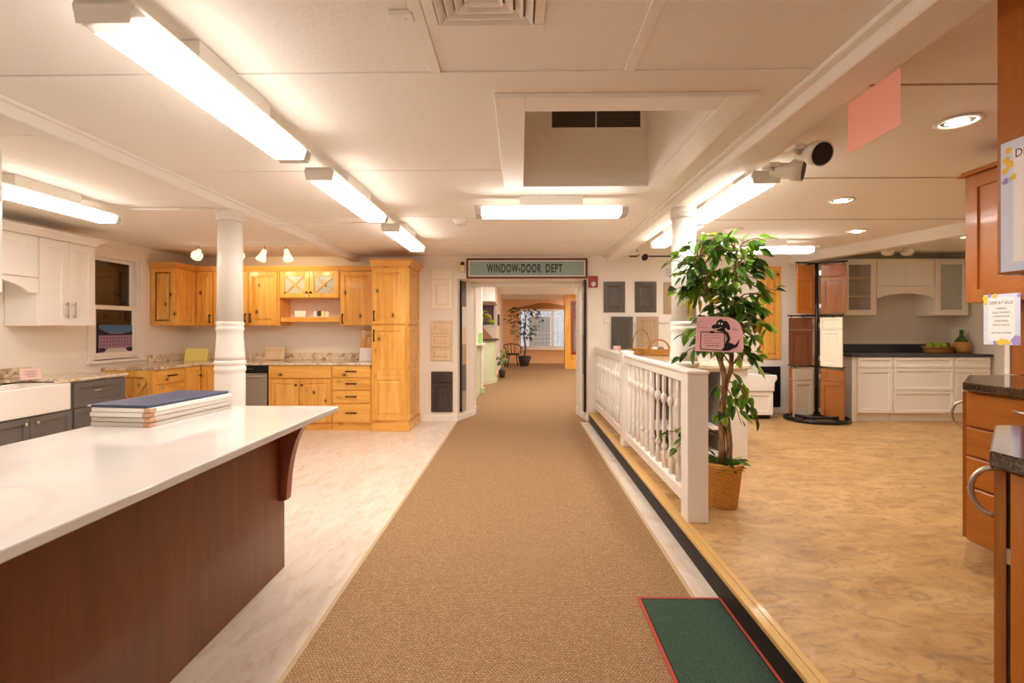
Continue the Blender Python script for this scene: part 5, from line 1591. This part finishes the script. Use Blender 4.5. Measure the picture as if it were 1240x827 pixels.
# ------------------------------------------------------------------ ceiling fittings
t = thing('ceiling_diffuser', 'square white ceiling air diffuser with nested louvres', 'air vent', (-0.117, 1.50, CZ))
mb = MB()
mb.box(-0.2, 0.2, -0.2, -0.165, -0.012, -0.0005, 0.002); mb.box(-0.2, 0.2, 0.165, 0.2, -0.012, -0.0005, 0.002); mb.box(-0.2, -0.165, -0.165, 0.165, -0.012, -0.0005, 0.002); mb.box(0.165, 0.2, -0.165, 0.165, -0.012, -0.0005, 0.002)
mb.build('frame', 'trim', t)
MB().box(-0.165, 0.165, -0.165, 0.165, -0.002, -0.0006).build('neck', 'interior_grey', t)
for a in (0.16, 0.127, 0.094, 0.061):
    mb = MB()
    o_ = [mb.v(p) for p in ((-a, -a, -0.016), (a, -a, -0.016), (a, a, -0.016), (-a, a, -0.016))]
    b_ = a - 0.026
    i_ = [mb.v(p) for p in ((-b_, -b_, -0.004), (b_, -b_, -0.004), (b_, b_, -0.004), (-b_, b_, -0.004))]
    e_ = [mb.v(p) for p in ((-a, -a, -0.020), (a, -a, -0.020), (a, a, -0.020), (-a, a, -0.020))]
    c_ = a - 0.004
    g_ = [mb.v(p) for p in ((-c_, -c_, -0.020), (c_, -c_, -0.020), (c_, c_, -0.020), (-c_, c_, -0.020))]
    for k in range(4):
        n_ = (k + 1) % 4
        mb.face([o_[k], o_[n_], i_[n_], i_[k]]); mb.face([e_[k], e_[n_], o_[n_], o_[k]]); mb.face([g_[k], g_[n_], e_[n_], e_[k]]); mb.face([i_[k], i_[n_], g_[n_], g_[k]])
    mb.build('louvre', 'trim', t)
MB().box(-0.034, 0.034, -0.034, 0.034, -0.016, -0.003, 0.003).build('centre_plate', 'trim', t)
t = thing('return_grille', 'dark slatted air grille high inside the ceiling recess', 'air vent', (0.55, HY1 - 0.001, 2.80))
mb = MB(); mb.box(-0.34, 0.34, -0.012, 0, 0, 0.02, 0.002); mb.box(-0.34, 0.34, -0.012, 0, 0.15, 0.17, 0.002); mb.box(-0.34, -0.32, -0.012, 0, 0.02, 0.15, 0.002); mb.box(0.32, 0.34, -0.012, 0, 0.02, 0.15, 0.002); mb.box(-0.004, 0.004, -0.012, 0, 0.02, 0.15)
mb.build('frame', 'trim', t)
MB().box(-0.32, 0.32, -0.002, 0, 0.02, 0.15).build('opening', 'vent_dark', t)  # dark sheet painted in place of the shaded duct behind the slats
mb = MB()
for k in range(9):
    z = 0.026 + k * 0.0138
    for a, b in ((-0.32, -0.004), (0.004, 0.32)):
        mb.prism([(-0.010, z), (-0.008, z - 0.001), (-0.003, z + 0.006), (-0.005, z + 0.007)], 0, a, b)
mb.build('slats', 'interior_grey', t)
t = thing('smoke_detector', 'round white smoke detector on the ceiling before the passage', 'smoke detector', (-0.585, 4.70, CZ))
MB().lathe([(0.07, -0.0005), (0.07, -0.012), (0.058, -0.018), (0.055, -0.04), (0.045, -0.05), (0, -0.052)], seg=22).build('body', 'plastic_white', t)
mb = MB()
for x in (-0.012, 0.012):
    mb.lathe([(0.006, -0.0522), (0.006, -0.054), (0, -0.0545)], (x, -0.02, 0), 8)
mb.build('sensor_dots', 'ink', t)
t = thing('junction_cover', 'small white rectangular cover on the ceiling beside the diffuser', 'cover plate', (-0.40, 1.62, CZ))
MB().box(-0.04, 0.04, -0.025, 0.025, -0.016, -0.0005, 0.004).build('plate', 'trim', t)
MB().lathe([(0.003, -0.0162), (0.003, -0.0175), (0, -0.018)], (0.015, 0, 0), 8).build('screw', 'nickel', t)

# fluorescent fittings
FW, FH, FLN = 0.175, 0.075, 1.21
def fixture(label, loc, rz=0.0):
    t = thing('fluorescent_light', label, 'ceiling light', loc, rz, 'fluorescent ceiling lights')
    h = FLN / 2
    mb = MB(); mb.box(-FW / 2 + 0.012, FW / 2 - 0.012, -h, h, 0.052, FH, 0.002); mb.box(-0.05, 0.05, -0.25, 0.25, FH + 0.0003, CZ - 2.262)
    mb.build('housing', 'plastic_white', t)
    def prof(g):
        return [(-FW / 2 + 0.016 - g, 0.0 - g), (FW / 2 - 0.016 + g, 0.0 - g), (FW / 2 + g, 0.05 + g * 0.5), (-FW / 2 - g, 0.05 + g * 0.5)]
    e = 0.055
    mb = MB(); mb.prism(prof(0), 1, -h + e, h - e)
    mb.bm.normal_update()
    for f in mb.bm.faces:
        f.material_index = 0 if f.normal.z < -0.9 else 1
    mb.build('diffuser', ['lamp', 'lamp_side'], t)
    for a, b in ((-h + 0.004, -h + e - 0.0005), (h - e + 0.0005, h - 0.004)):
        MB().prism(prof(0), 1, a, b).build('lens_end', 'clear_lens', t)
    for a, b in ((-h, -h + 0.0035), (h - 0.0035, h)):
        MB().prism([(-FW / 2 + 0.008, -0.003), (FW / 2 - 0.008, -0.003), (FW / 2 + 0.003, 0.0515), (FW / 2 - 0.006, FH), (-FW / 2 + 0.006, FH), (-FW / 2 - 0.003, 0.0515)], 1, a, b).build('end_cap', 'plastic_white', t)
    return t
FZ = 2.26
f0 = fixture('nearest and largest-looking fluorescent light, over the island side', (-1.225, 2.0, FZ))
for loc, rz, lab in (((-1.215, 3.50, FZ), 0, 'middle fluorescent light of the three in a line at the left'),
                     ((-1.20, 5.05, FZ), 0, 'farthest fluorescent light of the three in a line at the left'),
                     ((0.245, 3.88, FZ), PI / 2, 'crosswise fluorescent light on the ceiling just beyond the ceiling recess'),
                     ((-3.51, 3.50, FZ), 0, 'fluorescent light above the white wall cabinets at the far left'),
                     ((1.52, 3.61, FZ), 0, 'fluorescent light beside the right beam, its near end by the spotlights'),
                     ((1.54, 4.83, FZ), 0, 'fluorescent light beside the right beam, behind the right column'),
                     ((2.89, 5.79, FZ), PI / 2, 'crosswise fluorescent light above the fig tree'),
                     # unseen lights added behind the viewer, carrying the row on to light the room
                     ((-1.22, -0.6, FZ), 0, 'added unseen fluorescent light over the near end of the island'),
                     ((0.25, 0.0, FZ), PI / 2, 'added unseen crosswise fluorescent light above the carpet behind the viewer'),
                     ((-3.7, 0.6, FZ), 0, 'added unseen fluorescent light over the left side behind the viewer'),
                     # unseen lights added out of sight to brighten the hall
                     ((0.5, 9.3, FZ + HZ - CZ), PI / 2, 'added unseen fluorescent light in the hall just beyond the passage'),
                     ((-1.8, 9.0, FZ + HZ - CZ), 0, 'added unseen fluorescent light over the hall floor behind the left back wall'),
                     ((2.2, 9.2, FZ + HZ - CZ), 0, 'added unseen fluorescent light over the hall floor behind the right back wall'),
                     ((0.4, 8.3, FZ + HZ - CZ), PI / 2, 'added unseen fluorescent light right above the passage opening on the hall side'),
                     ((3.9, 17.4, FZ + HZ - CZ), 0, 'added unseen fluorescent light behind the yellow window display'),
                     ((1.9, 14.6, FZ + HZ - CZ), 0, 'added unseen fluorescent light in front of the yellow window display'),
                     ((-2.2, 12.2, FZ + HZ - CZ), 0, 'added unseen fluorescent light over the reception desk'),
                     ((2.6, 12.2, FZ + HZ - CZ), 0, 'added unseen fluorescent light on the right of the hall'),
                     ((2.9, 15.0, FZ + HZ - CZ), PI / 2, 'added unseen fluorescent light in the far room before the window'),
                     ((1.6, 11.9, FZ + HZ - CZ), 0, 'added unseen fluorescent light in the hall right of the reception desk'),
                     ((-0.3, 10.7, FZ + HZ - CZ), 0, 'added unseen fluorescent light between the half wall and the reception desk'),
                     ((2.3, 18.2, FZ + HZ - CZ), PI / 2, 'added unseen fluorescent light in the far corner behind the yellow window display'),
                     ((0.4, 11.2, FZ + HZ - CZ), PI / 2, 'added unseen fluorescent light in the middle of the hall by the desk'),
                     ((2.4, 13.4, FZ + HZ - CZ), PI / 2, 'added unseen fluorescent light in the hall just before the cross beam'),
                     ((4.1, 16.2, FZ + HZ - CZ), PI / 2, 'added unseen fluorescent light in the far room close to the peach wall'),
                     ((-2.4, 16.5, FZ + HZ - CZ), 0, 'added unseen fluorescent light at the far left of the hall'),
                     ((4.3, 15.2, FZ + HZ - CZ), 0, 'added unseen fluorescent light at the far right of the hall')):
    if loc[2] > FZ + 0.01:
        pass
    dup(f0, loc, rz, lab)
# feeder conduits
def conduit(label, pts, r=0.011):
    t = thing('conduit', label, 'conduit', pts[0])
    o = Vector(pts[0])
    MB().tube([Vector(p) - o for p in pts], r, 8).build('pipe', 'ceiling', t)
    mb = MB()
    for p, q in zip(pts[:-1], pts[1:]):
        p, q = Vector(p), Vector(q)
        n_ = max(1, int((q - p).length / 0.5))
        for k in range(n_):
            c = p.lerp(q, (k + 0.5) / n_) - o; d_ = (q - p).normalized() * 0.012
            mb.tube([c - d_, c + d_], r * 1.35, 8)
    mb.build('couplings', 'ceiling', t)
    return t
conduit('painted conduit running from the far left light to the left column', [(-3.4, 4.16, 2.404), (-2.53, 4.16, 2.404)], 0.009)
conduit('painted conduit feeding the near end of the nearest fluorescent light', [(-1.22, 1.36, 2.315), (-1.2, 1.2, 2.36), (-1.23, 0.3, 2.40)], 0.014)
conduit('painted conduit crossing the left beam towards the pine spotlights', [(-2.7, 4.35, 2.404), (-2.52, 4.5, 2.404), (-2.33, 4.5, 2.327), (-1.31, 4.5, 2.36)], 0.007)

# recessed downlights
def downlight(label, x, y):
    t = thing('downlight', label, 'downlight', (x, y, CZ), 0, 'recessed downlights')
    MB().lathe([(0.07, -0.0005), (0.095, -0.001), (0.098, -0.008), (0.09, -0.012), (0.072, -0.010), (0.07, -0.003)], seg=28).build('trim_ring', 'plastic_white', t)
    mb = MB(); mb.X = Matrix.Rotation(R(14), 4, 'X')
    mb.lathe([(0.045, -0.004), (0.05, -0.016), (0.03, -0.022), (0, -0.023)], seg=22); mb.build('lamp_face', 'downlight', t)
    MB().lathe([(0.0695, -0.0005), (0.0695, -0.004), (0.0, -0.0045)], seg=24).build('baffle', 'interior_grey', t)
    l = bpy.data.lights.new('downlight_lamp', 'SPOT'); l.energy = 26; l.color = (1, 0.87, 0.72); l.spot_size = R(120); l.spot_blend = 0.9; l.shadow_soft_size = 0.05
    lo = bpy.data.objects.new('downlight_lamp', l); COL.objects.link(lo)
    lo.location = (x, y, CZ - 0.03)
for lab, x, y in (('nearest and largest recessed downlight, above the maple drawers', 2.23, 2.50), ('second recessed downlight from the viewer on the right ceiling', 2.64, 4.02), ('third recessed downlight, small, before the angled beam', 3.63, 5.28), ('recessed downlight beyond the angled beam beside the maple wall cabinet', 5.05, 5.6), ('added unseen recessed downlight behind the maple wall cabinet', 5.3, 4.0)):  # the last one is out of view, added to brighten the right side
    downlight(lab, x, y)
t = thing('ceiling_disc', 'unlit round ceiling fitting just beyond the right-hand lights', 'ceiling fitting', (2.28, 5.2, CZ))
MB().lathe([(0.10, -0.0005), (0.10, -0.01), (0.06, -0.022), (0, -0.024)], seg=24).build('disc', 'plastic_white', t)
MB().lathe([(0.03, -0.0235), (0.028, -0.034), (0, -0.036)], seg=16).build('boss', 'plastic_white', t)

# spotlights on the right beam
def spot(label, base, aim, big=1.0, wall_mount=True):
    t = thing('track_spotlight', label, 'spotlight', base)
    aim = Vector(aim).normalized()
    MB().box(-0.03, 0.03, -0.05, 0.05, -0.02, 0.0, 0.004).build('adapter', 'plastic_white', t)
    c = Vector((0.07, 0.0, -0.035)) if wall_mount else Vector((0, 0, -0.09))
    mb = MB(); mb.tube([(0.0, 0, -0.02), (0.02, 0, -0.035), c], 0.012, 7); mb.box(c.x - 0.04, c.x - 0.005, -0.02, 0.02, c.z - 0.012, c.z + 0.012, 0.003); mb.build('arm', 'nickel', t)
    mb = MB(); mb.X = Matrix.Translation(c) @ aim.to_track_quat('Z', 'Y').to_matrix().to_4x4() @ Matrix.Scale(big, 4)
    mb.lathe([(0.0, -0.06), (0.034, -0.06), (0.038, -0.05), (0.038, 0.03), (0.056, 0.045), (0.058, 0.10), (0.053, 0.10), (0.051, 0.05), (0.0, 0.04)], seg=24)
    hd = mb.build('housing', 'plastic_white', t)
    mb = MB(); mb.X = Matrix.Translation(c) @ aim.to_track_quat('Z', 'Y').to_matrix().to_4x4() @ Matrix.Scale(big, 4)
    mb.lathe([(0.0505, 0.101), (0.0495, 0.05), (0.025, 0.045), (0.022, 0.056), (0.012, 0.062), (0, 0.063)], seg=24); mb.build('reflector', 'ink', hd)
    mb = MB(); mb.X = Matrix.Translation(c) @ aim.to_track_quat('Z', 'Y').to_matrix().to_4x4() @ Matrix.Scale(big, 4)
    mb.lathe([(0.016, 0.0635), (0.014, 0.07), (0, 0.072)], seg=14); mb.build('lamp_face', 'nickel', hd)
    return t
spot('white spotlight under the right beam nearest the pink paper', (1.475, 2.62, 2.338), (0.12, -0.9, -0.36), 1.1)
spot('white spotlight under the right beam before the fluorescent light', (1.49, 2.90, 2.338), (0.78, -0.6, -0.2), 1.1)
spot('small far spotlight under the right beam by the grey door samples', (1.49, 6.25, 2.338), (0.3, -0.9, -0.4), 0.9)
t = thing('lighting_track', 'thin dark lighting track crossing the ceiling near the back wall', 'track', (1.45, 6.45, 2.325))
MB().box(0, 1.0, -0.012, 0.012, -0.012, 0.006, 0.002).build('rail', 'vent_dark', t)
mb = MB()
for x in (0.1, 0.9):
    mb.tube([(x, 0, 0.006), (x, 0, CZ - 2.326)], 0.006, 6)
mb.build('hanger', 'vent_dark', t)
# white spots over the pine kitchen
t = thing('lighting_track', 'white lighting track on the ceiling over the pine kitchen', 'track', (-4.2, 6.0, CZ))
MB().box(0, 1.5, -0.015, 0.015, -0.02, -0.0005, 0.003).build('rail', 'plastic_white', t)
def pine_spot(label, x, flare, tx):
    t = thing('track_spotlight', label, 'spotlight', (x, 6.0, CZ - 0.0205))
    MB().tube([(0, 0, 0), (0, 0, -0.05)], 0.008, 7).build('stem', 'nickel', t)
    mb = MB(); mb.X = Matrix.Translation((0, 0, -0.05)) @ Matrix.Rotation(R(tx), 4, 'Y') @ Matrix.Rotation(R(-14 if flare else -30), 4, 'X')
    if flare:
        mb.lathe([(0.0, 0.0), (0.026, -0.005), (0.032, -0.05), (0.055, -0.12), (0.06, -0.145), (0.05, -0.15), (0.0, -0.152)], seg=22)
    else:
        mb.lathe([(0.0, 0.0), (0.024, -0.004), (0.028, -0.03), (0.058, -0.06), (0.066, -0.09), (0.058, -0.125), (0.03, -0.145), (0, -0.15)], seg=22)
    mb.build('white_globe', 'bulb', t)
    l = bpy.data.lights.new('pine_spot_lamp', 'SPOT'); l.energy = 4.5; l.color = (1, 0.74, 0.42); l.spot_size = R(105); l.spot_blend = 0.8; l.shadow_soft_size = 0.05
    lo = bpy.data.objects.new('pine_spot_lamp', l); COL.objects.link(lo)
    lo.location = (x, 6.13, CZ - 0.24)
    lo.rotation_euler = (Vector((x * 0.98, 6.75, 1.95)) - lo.location).to_track_quat('-Z', 'Y').to_euler()
pine_spot('round white spotlight over the pine corner cabinet', -4.03, False, 0)
pine_spot('round white spotlight just right of the left column', -3.50, False, 0)
pine_spot('flared white spotlight tilted left over the pine cabinets', -3.20, True, 14)
pine_spot('flared white spotlight tilted right over the pine cabinets', -2.93, True, -18)
# round white spots under the angled beam
for lab, x, y in (('round white spotlight under the angled beam, left of its pair', 4.58, 6.1), ('round white spotlight under the angled beam, right of its pair', 4.82, 6.1)):
    t = thing('track_spotlight', lab, 'spotlight', (x, y, CZ))
    MB().tube([(0, 0, -0.0005), (0, 0, -0.06)], 0.01, 7).build('stem', 'plastic_white', t)
    MB().lathe([(0.0, -0.058), (0.04, -0.06), (0.066, -0.09), (0.064, -0.12), (0.045, -0.145), (0, -0.15)], seg=20).build('white_globe', 'plastic_white', t)
t = thing('pink_paper', 'blank salmon pink sheet hanging from the right beam', 'paper', (1.425, 1.835, 2.125))
mb = MB()
n = 10
ft = [[mb.v((0.006 * math.sin(PI * k / n) * (1 - q), 0.29 * k / n, q * (0.2145) + 0.002 * math.sin(k * 0.6) * (1 - q))) for q in (0, 0.35, 0.7, 1.0)] for k in range(n + 1)]
bk = [[mb.v(v.co + Vector((0.0008, 0, 0))) for v in row] for row in ft]
for k in range(n):
    for q in range(3):
        mb.face([ft[k][q], ft[k][q + 1], ft[k + 1][q + 1], ft[k + 1][q]], True); mb.face([bk[k + 1][q], bk[k + 1][q + 1], bk[k][q + 1], bk[k][q]], True)
mb.build('sheet', 'paper_pink', t)

# ------------------------------------------------------------------ camera and light
cam = bpy.data.cameras.new('camera')
cam.sensor_width = 36.0
cam.sensor_fit = 'HORIZONTAL'
cam.lens = 36.0 * 585.0 / 1240.0
cam.shift_y = -15.5 / 1240.0
cam.clip_start = 0.05
cam.clip_end = 100
co = bpy.data.objects.new('camera', cam)
COL.objects.link(co)
co.location = (0, 0, 1.36)
co.rotation_euler = (PI / 2, 0, math.atan(10 / 585.0))
scene.camera = co

wld = bpy.data.worlds.new('world')
scene.world = wld
wld.use_nodes = True
bg = wld.node_tree.nodes['Background']
bg.inputs['Color'].default_value = (0.80, 0.90, 1.0, 1)
bg.inputs['Strength'].default_value = 0.42

scene.view_settings.view_transform = 'Standard'
scene.view_settings.look = 'None'
scene.view_settings.gamma = 1.0
scene.view_settings.use_curve_mapping = False
scene.view_settings.exposure = 0.98
scene.cycles.max_bounces = 10
scene.cycles.diffuse_bounces = 7
scene.cycles.glossy_bounces = 4
scene.cycles.transmission_bounces = 6
scene.cycles.use_denoising = True
scene.cycles.sample_clamp_indirect = 6.0
scene.cycles.caustics_reflective = False
scene.cycles.caustics_refractive = False
